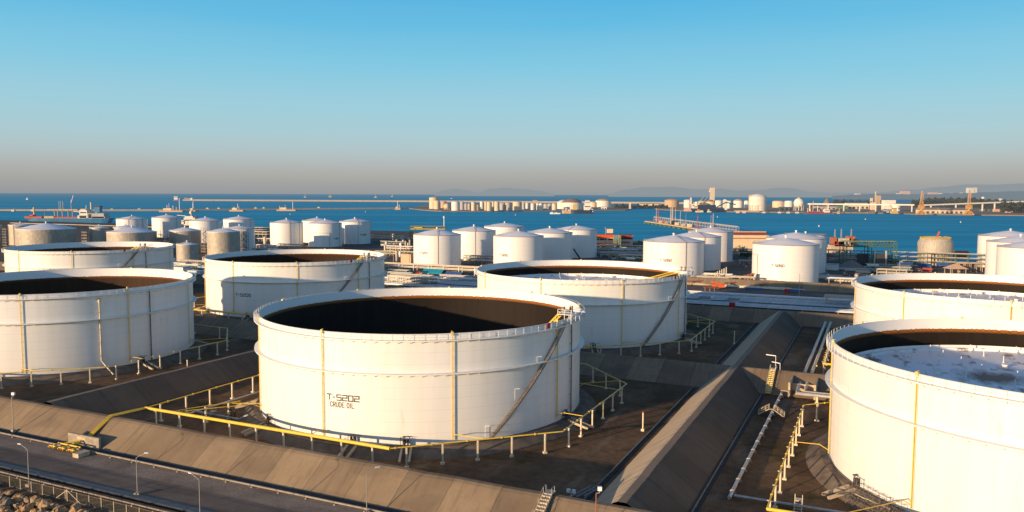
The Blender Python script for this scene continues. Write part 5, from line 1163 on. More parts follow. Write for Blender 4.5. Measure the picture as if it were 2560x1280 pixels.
FT = [
 (1071, 1095, 496.5, 523, 494, 'tallest cream silo at the left end of the harbour island', 'far_cream', 'far_cream'), (1084, 1098, 504, 524, 502.5, 'short cream silo in front of the tallest one', 'far_cream', 'far_cream'),
 (1100, 1115, 506.5, 521, 504.5, 'tan cone tank behind the round sphere on the island', 'far_tan', 'far_cream'), (1127, 1148, 506, 527, 504, 'bright cream tank right of the sphere on the island', 'far_white', 'far_white'),
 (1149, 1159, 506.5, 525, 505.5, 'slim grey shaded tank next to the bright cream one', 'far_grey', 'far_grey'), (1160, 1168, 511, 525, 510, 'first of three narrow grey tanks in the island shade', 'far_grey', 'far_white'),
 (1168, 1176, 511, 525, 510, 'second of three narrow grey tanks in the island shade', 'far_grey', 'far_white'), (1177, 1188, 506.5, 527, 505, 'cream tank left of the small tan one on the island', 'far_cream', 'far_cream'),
 (1189, 1197, 513.5, 526, 512.5, 'small tan squat tank at the front of the island', 'far_tan', 'far_grey'), (1199, 1208, 505, 522, 504, 'pale tank behind, between small tan and twin cream tanks', 'far_white', 'far_white'), (1210, 1217, 506, 526, 505, 'left one of the twin cream tanks on the island', 'far_cream', 'far_cream'),
 (1216, 1227, 506.5, 527, 505.5, 'right one of the twin cream tanks on the island', 'far_cream', 'far_cream'), (1229, 1235, 506, 520, 505, 'narrow cream tank behind the upright cream one', 'far_cream', 'far_cream'), (1235, 1247, 505.5, 527, 504.5, 'upright cream tank left of the dark broad tanks', 'far_cream', 'far_cream'),
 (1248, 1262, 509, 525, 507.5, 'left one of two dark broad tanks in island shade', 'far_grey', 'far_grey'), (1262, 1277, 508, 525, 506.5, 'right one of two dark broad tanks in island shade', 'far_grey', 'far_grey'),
 (1281, 1303, 505.5, 525.5, 503.8, 'broad cream tank in the middle of the island', 'far_cream', 'far_cream'), (1304, 1312, 508, 523, 507, 'grey tank just right of the broad cream one', 'far_grey', 'far_white'), (1313, 1321, 508, 521, 507, 'pale tank on the island left of the water tower', 'far_white', 'far_white'),
 (1326, 1335.5, 509, 524, 508, 'white drum tank under the water tower', 'far_white', 'far_white'), (1340, 1347, 509, 524, 508, 'left one of the paired white drum tanks right of the water tower', 'far_white', 'far_white'), (1347, 1356, 509, 524, 508, 'right one of the paired white drum tanks right of the water tower', 'far_white', 'far_white'),
 (1358, 1370, 511, 523, 509.5, 'left broad grey-white tank before the domed hall', 'far_grey', 'far_white'), (1368, 1379, 510.5, 523, 509, 'right broad grey-white tank before the domed hall', 'far_grey', 'far_white'), (1379, 1392, 509, 524, 508, 'cream drum tank beside the domed hall', 'far_cream', 'far_cream'),
 (1392, 1424, 507, 521, 499.5, 'white dome half hidden behind the brown-roofed dome', 'far_white', 'far_white'), (1404.5, 1457, 506, 522, 495.6, 'great round hall with brown domed roof on the island', 'far_white', 'far_brown'),
 (1474, 1492, 506, 516, 503, 'low cream tank between the ship bridge and orange-topped tank', 'far_cream', 'far_cream'), (1490, 1529, 501, 516, 496, 'large pale tank with orange brown cap at the right of the island', 'far_white', 'far_tan'),
 (1664, 1700, 499, 515, 495, 'lone tan tank at the left of the far quay', 'far_tan', 'far_tan'), (1711, 1734, 498.5, 516, 496, 'white tank behind the dark cargo ship bow', 'far_white', 'far_white'),
 (1744, 1766, 503, 515, 498.5, 'cream dome tank behind the dark cargo ship', 'far_cream', 'far_cream'), (1766, 1790, 501.5, 515, 496.5, 'brown domed tank left of the tall cream tower foot', 'far_cream', 'far_brown'), (1789, 1807, 499, 518, 497, 'white tank below the tall cream tower', 'far_white', 'far_white'),
 (1818, 1829, 500, 517, 498.5, 'white tank right of the rounded white silo', 'far_white', 'far_white'), (1836, 1860, 499, 515, 494.5, 'white tank with pinkish roof before the big banded tank', 'far_white', 'far_pink'), (1861, 1873, 499.5, 516, 497.5, 'white tank hidden partly by the big banded tank', 'far_white', 'far_white'),
 (1935, 1964, 499.5, 514, 497, 'low cream tank between the banded tank and the sphere', 'far_cream', 'far_pink'), (1964, 1985, 499, 514, 497, 'low pale tank just left of the white sphere', 'far_white', 'far_white'),
 (2234, 2254, 504.5, 521, 503, 'white drum tank beside the left yellow harbour crane', 'far_white', 'far_white'), (1737, 1745, 503, 515, 501, 'slim white tank behind the ship cranes', 'far_white', 'far_white'),
]
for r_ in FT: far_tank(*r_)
bt = far_tank(1878, 1921, 488.5, 522, 481, 'big banded white tank with domed roof at the far quay', 'far_white', 'far_white', 'storage tanks on the harbour island', 6)
def far_box(px0, px1, yt, yb, label, mat, name, cat, dep=.6, roof=None, pit=0.0, z=-2.3, group=None, wins=0):
    xm = (px0+px1)/2; p, k = kpx(xm, yb, z); w = (px1-px0)*k; h = (yb-yt)*k; d = w*dep; o = thing(name, label, cat, (p[0], p[1]+d/2, z), 0, group)
    part('wall', MB().box(0, 0, h/2, w, d, h), mat, o)
    if roof: part('roof', MB().prism([(-d/2-1, h), (0, h+max(.8, pit*k)), (d/2+1, h), (d/2+1, h-.6), (-d/2-1, h-.6)], -w/2-1, w/2+1), roof, o)
    for i in range(wins): part('door', MB().box(-w/2+w*(i+.5)/wins, -d/2-.1, h*.32, w/wins*.5, .3, h*.5), 'far_dark', o)
    return o
far_box(1872, 1879, 483, 521, 'lattice stair tower on the left side of the big banded tank', 'far_tan', 'far_tower', 'tower', 1)
tw = far_box(1775.5, 1785.5, 466, 500, 'tall cream slab tower rising above the far quay', 'far_cream', 'observation_tower', 'tower', .8)
p, k = kpx(1780, 500, -2.3)
part('pod', MB().cyl(-6*k, 0, 23*k, 28*k, 3*k, 10, 2*k).cyl(-5*k, 0, 28.5*k, 32*k, 2*k, 10), 'far_cream', tw); part('stair_block', MB().box(-4.5*k, 0, 5*k, 3*k, 5*k, 10*k), 'far_cream', tw)
o = far_box(1808, 1817, 497, 521, 'rounded white silo tower on the far quay', 'far_white', 'silo_tower', 'silo', 1); p, k = kpx(1812.5, 521, -2.3); part('cap', MB().blob(0, 0, 24*k, 4.4*k, 4.4*k, 2.4*k, 12, 6), 'far_white', o)
def far_bar(pa, pb, z0, w, label, name, mat, cat, base=0.0, legs=()):
    """long thing between two pixels standing at the depth of base pixel rows"""
    (xa, ya, ba), (xb, yb, bb) = pa, pb; A = at(xa, ba, -2.3); B = at(xb, bb, -2.3); za, zb = ztop(ya, xa, A[1]), ztop(yb, xb, B[1])
    o = thing(name, label, cat, A); d = (B[0]-A[0], B[1]-A[1]); part('boom', MB().bar((0, 0, za+2.3), (d[0], d[1], zb+2.3), w, w), mat, o)
    for f in legs: part('pier', MB().box(d[0]*f, d[1]*f, ((za+(zb-za)*f)+2.3)/2, w*.7, w*.7, (za+(zb-za)*f)+2.3), mat, o)
    return o
far_bar((1790, 515.5, 522), (1814, 502.5, 521), 0, 3, 'inclined conveyor rising to the rounded white silo', 'conveyor', 'far_brown', 'conveyor'); far_bar((1814, 502.5, 521), (1838, 508.5, 520), 0, 3, 'declining conveyor right of the rounded white silo', 'conveyor', 'far_brown', 'conveyor')
far_bar((2018, 505.5, 522), (2284, 506.2, 523), 0, 4.2, 'long straight white conveyor gallery behind the red ship', 'conveyor_gallery', 'far_white', 'conveyor', 0, (.02, .2, .35, .5, .65, .85, .98))
far_bar((2310, 506.5, 521), (2565, 495.5, 519), 0, 5, 'long white conveyor gallery climbing to the right edge past both cranes', 'conveyor_gallery', 'far_white', 'conveyor', 0, (.06, .3, .56, .68, .9))
# sphere tanks
def sphere(xc, yc, r_px, yb, label, mat='far_white'):
    p, k = kpx(xc, yb, -2.3); r = r_px*k; zc = (yb-yc)*k; o = thing('sphere_tank', label, 'sphere tank', (p[0], p[1]+r, -2.3), 0, 'sphere tanks'); part('ball', MB().blob(0, 0, zc, r, r, r, 24, 14), mat, o)
    for i in range(10): a = 2*pi*i/10; part('leg', MB().bar((r*.9*cos(a), r*.9*sin(a), 0), (r*.9*cos(a), r*.9*sin(a), zc), r*.07), mat, o)
    part('crown', MB().cyl(0, 0, zc+r*.96, zc+r*1.12, r*.25, 8), 'far_tan', o)
sphere(1115.5, 517.5, 7.6, 526, 'cream sphere tank at the left front of the harbour island', 'far_cream'); sphere(2000, 503, 12.5, 522, 'large white sphere tank left of the red ship')
# harbour buildings
far_box(1331, 1342, 501, 508.5, 'square tan water tower head above the white drums', 'far_tan', 'water_tower', 'tower', .9, 'far_cream', 1); far_box(1495, 1501, 515.5, 521, 'tiny left white house before the orange-topped tank', 'far_white', 'quay_house', 'house'); far_box(1503, 1516, 515.5, 521.5, 'tiny wide white house before the orange-topped tank', 'far_white', 'quay_house', 'house', .6, 'far_white', 1, wins=2)
far_box(1572, 1576.5, 505, 520, 'single pale pier column beside the island end', 'far_cream', 'pier_column', 'column', 1)
far_box(2178, 2190, 500, 519, 'cream plant block at the foot of the thin factory stack', 'far_cream', 'factory_block', 'factory', .8); far_box(2190, 2201, 483.5, 507, 'round-topped factory silo beside the thin stack', 'far_tan', 'factory_silo', 'silo', .8, 'far_cream', 1); far_box(2176, 2181, 489, 505, 'narrow cream hopper tower left of the thin stack', 'far_cream', 'hopper_tower', 'tower', 1)
far_box(2186.5, 2188.6, 472.5, 500, 'thin pale factory stack above the far quay', 'far_cream', 'factory_stack', 'stack', 1); far_box(2210, 2238, 494, 521, 'big white windowless block left of the left yellow crane', 'far_white', 'cold_store', 'building', .6)
far_box(2118, 2172, 506.5, 516.5, 'pale shed with curved white roof behind the red ship', 'far_cream', 'quay_shed', 'shed', .5, 'far_white', 5, wins=5); far_box(2096, 2120, 509.5, 517, 'small green-grey shed between red ship and curved shed', 'far_green', 'quay_shed', 'shed', .5, 'far_green', 1)
far_box(2040, 2090, 510.5, 518.5, 'dark low shed row behind the red ship', 'far_grey', 'quay_shed', 'shed', .4, 'far_brown', 1, wins=4); far_box(1950, 1982, 513.5, 520.5, 'cream low sheds left of the white sphere', 'far_cream', 'quay_shed', 'shed', .4, 'far_cream', 1, wins=3)
far_box(2298, 2352, 517, 526.5, 'long cream warehouse with grey roof between the yellow cranes, left one', 'far_cream', 'quay_warehouse', 'warehouse', .35, 'far_roof', 5.5, wins=4); far_box(2350, 2419, 517.5, 526.5, 'long cream warehouse with grey roof just left of the right yellow crane', 'far_cream', 'quay_warehouse', 'warehouse', .3, 'far_roof', 5.5, wins=6)
far_box(2452, 2474, 515.5, 519.5, 'low green-roofed shed right of the right yellow crane', 'far_green', 'quay_shed', 'shed', .4); far_box(2485, 2503, 514.5, 521, 'small orange shed at the far right quay', 'far_pink', 'quay_shed', 'shed', .4); far_box(2515, 2531, 518.5, 523.5, 'pinkish low hut near the far right trees', 'far_pink', 'quay_shed', 'shed', .4)
far_box(2498, 2504, 488, 495, 'tiny white block above the trees at far right', 'far_white', 'far_house', 'house', .8); far_box(1600, 1652, 507, 512, 'low pale shed on the spit left of the lone tan tank', 'far_cream', 'quay_shed', 'shed', .4, 'far_green', 1)
wt = far_box(2455.2, 2457.6, 488, 505, 'white mushroom water tower among the far trees', 'far_white', 'water_tower', 'tower', 1); p, k = kpx(2456.4, 505, -2.3); part('bowl', MB().lathe([(1.2*k, 14*k), (4*k, 18*k), (4*k, 19.5*k), (.1, 21.5*k)], 14), 'far_white', wt)
mh = thing('lattice_mound', 'brown conical heap with lattice mast behind the white sphere', 'heap', at(2066, 508, -2.3)); k = kpx(2066, 508, -2.3)[1]
part('cone', MB().lathe([(12*k, 0), (7*k, 9*k), (3.5*k, 15*k), (.1, 18*k)], 14), 'far_brown', mh); part('mast', MB().bar((2*k, 0, 14*k), (2*k, 0, 36*k), .5*k), 'far_brown', mh)
# distant shore houses
for i, (x0, x1, y0, y1, lab) in enumerate(((2416, 2432, 463, 475.5, 'broad pale tower block on the distant shore'), (2434.5, 2438.5, 462.5, 475, 'slim pale tower block on the distant shore'), (2250, 2272, 472.5, 480, 'pale pink hotel on the distant shore, left'), (2320, 2341, 475.5, 481, 'pale stepped hotel on the distant shore, middle'),
        (2342, 2352, 477, 480, 'low white house right of the distant stepped hotel'), (2374, 2379, 476.5, 480, 'tiny white house left of the distant tower blocks'), (2398, 2405, 475.5, 479.5, 'white gable house left of the distant tower block'), (2440, 2446, 475.5, 478.5, 'tiny white house right of the distant slim tower'), (2240, 2252, 478, 482, 'low white house at the foot of the distant pink hotel'), (2136, 2149, 479.5, 482, 'faint white houses on the distant left shore'))):
    D = 12600.0; d = ray((x0+x1)/2, y1); X = d[0]/d[1]*D; k = D/FPX; zb = ztop(y1, (x0+x1)/2, D)-12; o = thing('shore_house', lab, 'building', (X, D, zb), 0, 'buildings on the distant shore')
    h = ztop(y0, (x0+x1)/2, D)-zb; part('wall', MB().box(0, 0, h/2, (x1-x0)*k, 60, h), 'far_pink' if i in (2, 3) else 'far_white', o); part('roof', MB().box(0, 0, h+2, (x1-x0)*k*.9, 50, 4), 'far_pink', o)
# woodland
def woodland(name, zones, label, dens=1.0):
    mb = MB(); rnd = random.Random(4)
    for (x0, x1, yt0, yt1, yb, dep) in zones:
        n = int((x1-x0)*26*dens)
        for i in range(n):
            px = rnd.uniform(x0, x1); f = (px-x0)/(x1-x0); yt = yt0+(yt1-yt0)*f+2.2*sin(px*.33)+1.6*sin(px*.83+1); D0 = at(px, yb, -2.3)[1]; D = D0+rnd.uniform(0, dep); k = D0/FPX
            h = (yb-yt)*k; z = -2.3+h*rnd.uniform(0, 1)**.6; X = ray(px, yb)[0]/ray(px, yb)[1]*D; q = rnd.uniform(2.2, 5.0); c = (X, D, z)
            u = [rnd.uniform(-1, 1) for _ in range(3)]; v = [rnd.uniform(-1, 1) for _ in range(3)]
            mb.add([_add(c, _mul(u, q)), _add(c, _mul(v, q)), _add(c, _mul(u, -q)), _add(c, _mul(v, -q))], [(0, 1, 2, 3)])
    o = single(name, mb, 'far_leaf', label, 'trees'); o['kind'] = 'stuff'; return o
woodland('woodland', [(2278, 2330, 497, 490, 515, 500), (2320, 2440, 490, 489, 513, 700), (2430, 2570, 491, 498, 515, 700), (2500, 2640, 500, 503, 524, 300)], 'dark wood along the far right shore behind the conveyor')
woodland('tree_belt', [(2082, 2178, 496, 498, 508, 250), (2200, 2240, 498, 499, 510, 150)], 'belt of dark trees behind the long conveyor and curved shed', .8); woodland('spit_scrub', [(1580, 1668, 513, 512, 518, 150), (1536, 1578, 512, 511, 519, 60)], 'dark scrub on the spit beside the lone tan tank', .6)
# yellow harbour cranes
def harbour_crane(xc, yt, yb, label):
    p, k = kpx(xc, yb, -2.3); o = thing('harbour_crane', label, 'crane', (p[0], p[1]+6*k, -2.3), 0, 'yellow harbour cranes'); H = (yb-yt)*k
    for sx_ in (-1, 1):
        for sy_ in (-1, 1): part('leg', MB().bar((sx_*11*k, sy_*5*k, 0), (sx_*3*k, sy_*2.5*k, 9.5*k), 2.2*k), 'far_orange', o)
    part('sill', MB().box(0, 0, 1.4*k, 22*k, 10*k, 2.2*k), 'far_orange', o); part('portal', MB().lathe([(6.2*k, 3*k), (3.0*k, 10*k)], 4, pi/4, pi/4+2*pi, False), 'far_orange', o); part('slew_ring', MB().cyl(0, 0, 10*k, 14*k, 2.4*k, 10), 'far_gold', o)
    part('machine_house', MB().box(0, 0, 19*k, 12.5*k, 9*k, 10*k), 'far_orange', o); part('cab', MB().box(0, -5*k, 16*k, 5*k, 3*k, 4*k), 'far_gold', o)
    m = MB()
    for sx_ in (-1, 1):
        for sy_ in (-1, 1): m.bar((sx_*3.4*k, sy_*2.6*k, 24*k), (sx_*.6*k, sy_*.6*k, H), .9*k)
    for i in range(7):
        f = i/7; z = 24*k+(H-24*k)*f; w_ = 3.4*k*(1-f)+.6*k*f; m.bar((-w_, -w_*.8, z), (w_, -w_*.8, z), .5*k); m.bar((-w_, -w_*.8, z), (w_*.85, -w_*.7, z+(H-24*k)/7), .5*k)
    part('tower', m, 'far_tan', o); part('jib', MB().bar((.5*k, -2*k, 24*k), (2.6*k, -4*k, H*.90), 1.0*k), 'far_orange', o)
harbour_crane(2305, 469.5, 529.5, 'left yellow harbour crane standing on the far right quay'); harbour_crane(2424, 468, 529.5, 'right yellow harbour crane standing on the far right quay')
# ships
def ship(x0, x1, ywl, ydk, label, hull, deck, tiers=(), poles=(), boxes=(), bow=-1, beam=.16, z=ZS, name='ship', booms=()):
    xm = (x0+x1)/2; p, k = kpx(xm, ywl, z); L = (x1-x0)*k; B = max(L*beam, 4); H = (ywl-ydk)*k; o = thing(name, label, 'ship', (p[0], p[1]+B/2, z)); X = lambda px: (px-xm)*k
    st = [(-.5, .03, 1.22, -.47), (-.44, .45, 1.12, -.43), (-.34, .86, 1.02, -.34), (-.2, 1, 1, -.2), (.3, 1, 1, .3), (.42, .92, 1, .41), (.5, .7, 1.05, .46)]
    if bow > 0: st = [(-a, b, c, -d) for a, b, c, d in st][::-1]
    vs = []
    for a, b, c, d in st: vs += [(d*L, -B/2*b*.8, -1.5), (a*L, -B/2*b, H*c), (a*L, B/2*b, H*c), (d*L, B/2*b*.8, -1.5)]
    n = len(st); fs = [(i*4+j, (i+1)*4+j, (i+1)*4+j+1, i*4+j+1) for i in range(n-1) for j in (0, 2)]+[(0, 1, 2, 3), ((n-1)*4+3, (n-1)*4+2, (n-1)*4+1, (n-1)*4)]
    m = MB().add(vs, fs); part('hull', m, hull, o)
    m = MB().add([(v[0]*.99, v[1]*.97, v[2]-.25) for i, v in enumerate(vs) if i % 4 in (1, 2)], [(2*i, 2*i+2, 2*i+3, 2*i+1) for i in range(n-1)]); part('deck', m, deck, o)
    for (a, b, yt, yb_, mt) in tiers:
        z0, z1 = (ywl-yb_)*k, (ywl-yt)*k; part('deckhouse', MB().box(X((a+b)/2), 0, (z0+z1)/2, (b-a)*k, B*.8, z1-z0), mt, o)
        if z1-z0 > 3 and mt in ('far_white', 'far_cream'): part('window_band', MB().box(X((a+b)/2), -B*.4-.1, z1-(z1-z0)*.3, (b-a)*k*.8, .2, (z1-z0)*.16), 'far_dark', o)
    for (x, yt, yb_, w, mt) in poles: part('mast', MB().box(X(x), 0, ((ywl-yt)*k+(ywl-yb_)*k)/2, w*k, w*k, (yb_-yt)*k), mt, o)
    for (a, b, yt, yb_, mt) in boxes: part('deck_gear', MB().box(X((a+b)/2), -B*.1, ((ywl-yt)*k+(ywl-yb_)*k)/2, (b-a)*k, B*.4, (yb_-yt)*k), mt, o)
    for (xa, ya, xb, yb_, w, mt) in booms: part('crane_boom', MB().bar((X(xa), -B*.2, (ywl-ya)*k), (X(xb), -B*.2, (ywl-yb_)*k), w*k), mt, o)
    return o
ship(57, 271, 567, 553.5, 'blue-hulled tanker with red deck and white bridge moored at left', 'far_blue', 'far_red',
     ((197, 216, 533, 553, 'far_white'), (200, 213, 530, 533, 'far_cream'), (192, 214, 546.5, 557, 'far_white'), (216, 258, 541, 553, 'far_grey'), (219, 227, 543, 557, 'far_white'), (228, 260, 549, 557, 'far_grey')),
     ((75, 526, 553, 2.6, 'far_gold'), (219, 513.5, 535, 2.2, 'far_cream'), (232, 525, 545, 2.0, 'far_cream'), (207, 521, 531, .8, 'far_white'), (102, 538, 556, 1.0, 'far_brown')),
     ((232, 246, 524, 538, 'far_blue'), (231, 247, 522, 525, 'far_dark'), (57, 100, 549, 554, 'far_red'), (106, 130, 548.5, 554, 'far_tan'), (132, 190, 550.5, 555, 'far_red'), (195, 205, 543, 548.5, 'far_red'), (70, 78, 545, 550, 'far_red')))
ship(440, 500, 577, 569, 'white ship bridge and mast showing between two white tanks at left', 'far_navy', 'far_grey', ((459, 487, 550, 570, 'far_white'), (462, 482, 546, 550, 'far_white'), (453, 462, 556, 566, 'far_white')), ((476.5, 531, 550, 1.8, 'far_cream'), (475, 534, 540, 4.5, 'far_white')), ((486, 492, 544.5, 553, 'far_dark'),), booms=((442, 543.5, 463, 545.5, 1.4, 'far_white'),))
ship(1426, 1484, 533.5, 524, 'dark-hulled cargo ship with white bridge before the brown domed hall', 'far_navy', 'far_dark', ((1459, 1477, 511, 525, 'far_white'), (1461, 1475, 503, 511, 'far_white'), (1463, 1473, 499.5, 503, 'far_white'), (1474, 1482, 521, 529, 'far_white')), ((1428, 513, 525, .8, 'far_cream'),), ((1432, 1436, 510, 524, 'far_gold'), (1437, 1441, 510, 524, 'far_gold')), bow=-1)
ship(1404, 1430, 533, 526.5, 'tan work barge touching the dark cargo ship bow', 'far_tan', 'far_tan', ((1412, 1417, 519, 528, 'far_pink'),), (), ((1405, 1411, 524, 528, 'far_tan'), (1419, 1427, 523, 528, 'far_cream')))
ship(1374, 1401, 534.5, 531.5, 'small white launch on the water before the island', 'far_white', 'far_grey', ((1376, 1382, 529, 532, 'far_white'), (1386, 1392, 530, 532, 'far_cream')), ())
ship(1711, 1812, 527, 518, 'dark cargo ship with four derricks at the far quay', 'far_navy', 'far_dark', ((1712, 1729, 516.5, 525.5, 'far_pink'), (1730, 1736, 507, 520, 'far_white'), (1737, 1744, 511, 520, 'far_cream')), ((1725.5, 490, 518, 1.8, 'far_brown'), (1727.5, 491, 508, 3.2, 'far_white'), (1750, 508, 520, 1.2, 'far_gold'), (1760, 508, 520, 1.2, 'far_gold')), ((1745, 1790, 509, 518.5, 'far_navy'), (1790, 1808, 515, 519, 'far_dark')),
     booms=((1744, 508, 1758, 489, .9, 'far_gold'), (1754, 508, 1768, 490, .9, 'far_gold'), (1763, 508, 1772, 496, .9, 'far_gold'), (1776, 508, 1786, 496, .9, 'far_gold')))
ship(2010, 2081, 529.5, 526, 'long low red ship with white bridge before the far conveyor', 'far_dark', 'far_red', ((2060, 2074, 518.5, 527, 'far_white'), (2062, 2068, 516, 518.5, 'far_cream')), ((2033.5, 498, 526, 1.4, 'far_pink'), (2020.5, 515, 527, 1, 'far_white'), (2045, 509, 526, 1.4, 'far_white'), (2049, 519, 527, 1, 'far_white'), (2027, 517, 527, 1.6, 'far_cream'), (2068, 508, 519, 1, 'far_pink')), ((2022, 2058, 523.5, 527, 'far_red'), (2068, 2074, 520, 525, 'far_orange')))
part('boot_stripe', MB().box(0, -6.5, .5, 95, 1.2, 1.6), 'far_red', bpy.data.objects['ship.006'] if 'ship.006' in bpy.data.objects else None)
ship(2092, 2100, 529, 527, 'small buff tug with tall mast right of the red ship', 'far_gold', 'far_cream', ((2094, 2098, 522, 528, 'far_gold'),), ((2097.5, 515, 523, .8, 'far_cream'),))
ship(2167, 2188, 528, 524, 'dark red barge moored at the far quay', 'far_brown', 'far_red', ((2176, 2186, 521.5, 525, 'far_brown'),), ()); ship(2190, 2206, 527.5, 525, 'low navy barge moored right of the dark red barge', 'far_navy', 'far_grey', (), ()); ship(2207, 2226, 528, 525, 'dark barge with white cabin near the left yellow crane', 'far_navy', 'far_grey', ((2217, 2222, 522.5, 526, 'far_white'),), ())
o = thing('grab_crane', 'pale yellow floating grab crane left of the left yellow harbour crane', 'crane', at(2234, 527, -2.3)); k = kpx(2234, 527, -2.3)[1]
part('base', MB().box(0, 0, 3*k, 16*k, 8*k, 6*k), 'far_gold', o); part('cabin', MB().box(2*k, 0, 9*k, 6*k, 6*k, 6*k), 'far_gold', o); part('boom', MB().bar((0, 0, 8*k), (-11*k, 0, 22*k), 1.4*k), 'far_gold', o)
ship(1738, 1758, 527.5, 524.5, 'cream workboat with orange cabin in front of the derrick ship', 'far_cream', 'far_tan', ((1742, 1749, 520.5, 525, 'far_orange'), (1750, 1757, 522.5, 525, 'far_cream')), ()); ship(1767, 1778, 527.5, 525, 'cream tug with round cabin right of the orange-cabin workboat', 'far_cream', 'far_cream', ((1769, 1773, 520, 525.5, 'far_cream'),), ())
for i, (a, b, y, lab, m_, c) in enumerate(((63, 69, 507.5, 'tiny white boat on open water at far left', 'far_white', ((65, 68, 503, 506, 'far_white'),)), (432, 444, 507.5, 'red and white ship at the left tip of the far breakwater', 'far_red', ((434, 443, 497, 505, 'far_white'),)), (820, 829, 496.5, 'tiny red rig ship near the horizon, left of centre', 'far_orange', ((821, 827, 492, 495, 'far_orange'),)),
        (934, 941, 496.8, 'tiny pale ship with mast near the horizon, centre left', 'far_pink', ((936, 940, 493, 495.5, 'far_pink'),)), (758, 765, 497.5, 'faint tiny ship near the horizon right of the red-tipped breakwater', 'far_grey', ((760, 763, 493.5, 496, 'far_grey'),)), (1126, 1130, 498, 'white speck of a boat behind the tallest cream silo', 'far_white', ()), (976, 981, 493.8, 'white speck boat near the horizon at centre', 'far_white', ()))):
    ship(a, b, y, y-1.5, lab, m_, m_, c, ((a+4, y-12 if i in (2, 3, 4) else y-6, y-1, .5, m_),) if i != 5 else (), name='small_ship')
def buoy(px, py, label):
    o = thing('mooring_buoy', label, 'buoy', at(px, py, ZS), 0, 'mooring buoys'); part('drum', MB().cyl(0, 0, -.5, 1.6, 1.3, 12), 'far_white', o); part('post', MB().cyl(0, 0, 1.6, 3.6, .3, 6), 'far_tan', o)
for b_ in ((1288, 538, 'white buoy on the water below the middle of the island'), (2163, 543, 'pale buoy on the water before the dark red barge'), (2047, 561, 'white buoy on the water above the T-5260 tank'), (2401, 548.5, 'dark buoy on the water below the right yellow crane'), (1793, 539.5, 'pale buoy on the water above the jetty end'), (913, 532.5, 'white buoy before the nearer breakwater at centre'), (725, 540, 'pale buoy above the far left tank cluster')): buoy(*b_)
# ---- jetty with loading arms (middle right)
ja, jb = at(1612, 556, ZS), at(1800, 585, ZS); dj = _sub(jb, ja); Lj = hypot(dj[0], dj[1]); rj = atan2(dj[1], dj[0])
jt = thing('jetty', 'long loading jetty on the water with green fenders and pipe rack', 'jetty', ja, rj)
part('deck', MB().box(Lj/2, 7, 4.0, Lj, 16, 1.8), 'tan_board', jt)
for i in range(15): part('fender', MB().box(8+Lj*i/15, -1.9, 1.4, Lj/15*.55, 2.0, 4.0), 'green_steel', jt)
for i in range(16): part('pile', MB().cyl(6+Lj*i/16, 9, -4, 3.4, .9, 8), 'dark_steel', jt)
rk = MB(); n_ = 34
for i in range(n_+1): x = 18+(Lj+30-18)*i/n_; rk.bar((x, 13, 4.6), (x, 13, 13), .5); rk.bar((x, 16, 4.6), (x, 16, 13), .5)
for z_ in (8.5, 12.6, 13.4): rk.bar((18, 13, z_), (Lj+30, 13, z_), .6); rk.bar((18, 16, z_), (Lj+30, 16, z_), .6)
part('pipe_rack', rk, 'pipe_grey', jt); part('pipe', MB().tube([(18, 14.5, 13.6), (Lj+30, 14.5, 13.6)], .8, 8), 'pipe_tan', jt)
def jx(px): return Lj*(px-1612)/188.0
for px, hh_, w_, mt, y_ in ((1633, 27, 2.6, 'pipe_tan', 10), (1646, 26, 3.0, 'container_red', 6), (1642, 22, 1.2, 'rust_steel', 6), (1679, 31, 4.0, 'pipe_tan', 8), (1685, 33, 5.0, 'concrete_pale', 7), (1690, 30, 2.2, 'pipe_tan', 9), (1709, 25, 2.2, 'pipe_tan', 5), (1717, 22, 1.4, 'pipe_grey', 9), (1744, 24, 1.0, 'rust_steel', 9), (1749, 19, 2.4, 'container_red', 5), (1774, 25, 3.6, 'pipe_grey', 10), (1770, 22, 1.2, 'pipe_tan', 10)):
    a = part('loading_arm', MB().bar((-.5*w_*.5, 0, 0), (0, 0, hh_), w_*.28).bar((.5*w_*.5, 0, 0), (0, 0, hh_), w_*.28).bar((0, 0, hh_*.9), (w_*1.0, -1, hh_*.40), w_*.25).bar((-.4*w_, 0, hh_*.5), (.4*w_, 0, hh_*.5), w_*.2), mt, jt, None, (jx(px), y_, 4.6))
for px, w_, h_, mt in ((1700, 9, 5, 'cream_wall'), (1731, 11, 5, 'cream_wall'), (1655, 8, 4, 'pipe_tan'), (1664, 7, 5, 'rust_steel'), (1672, 6, 4, 'pipe_grey'), (1716, 6, 4, 'pipe_tan'), (1690, 6, 7, 'dark_steel')): part('deck_hut', MB().box(jx(px), 5, 4.7+h_/2, w_, 5, h_), mt, jt)
# ---- berth on the left with tall arms, and gear on the nearer breakwater
bj = at(88, 566, ZS); k = kpx(120, 566, ZS)[1]
bt_ = thing('berth_platform', 'loading platform with tall arms and derrick behind the blue tanker', 'jetty', (bj[0], bj[1]+40, ZS))
part('deck', MB().box(40*k, 0, 33*k, 78*k, 9*k, 2*k), 'far_tan', bt_)
for x in (18, 26, 38, 53, 64): part('leg', MB().box(x*k, 0, 17*k, 1.2*k, 3*k, 33*k), 'far_tan', bt_)
for x, h in ((30, 55), (34, 55), (40, 55), (61, 58)): part('loading_arm', MB().box(x*k, 0, (34+h)/2*k, .9*k, .9*k, (h-34)*k), 'far_grey', bt_)
part('derrick', MB().bar((61*k, 0, 50*k), (68*k, 0, 70*k), 1.0*k), 'far_white', bt_); part('gangway', MB().bar((66*k, 0, 29*k), (86*k, 0, 27*k), 2*k), 'far_cream', bt_)
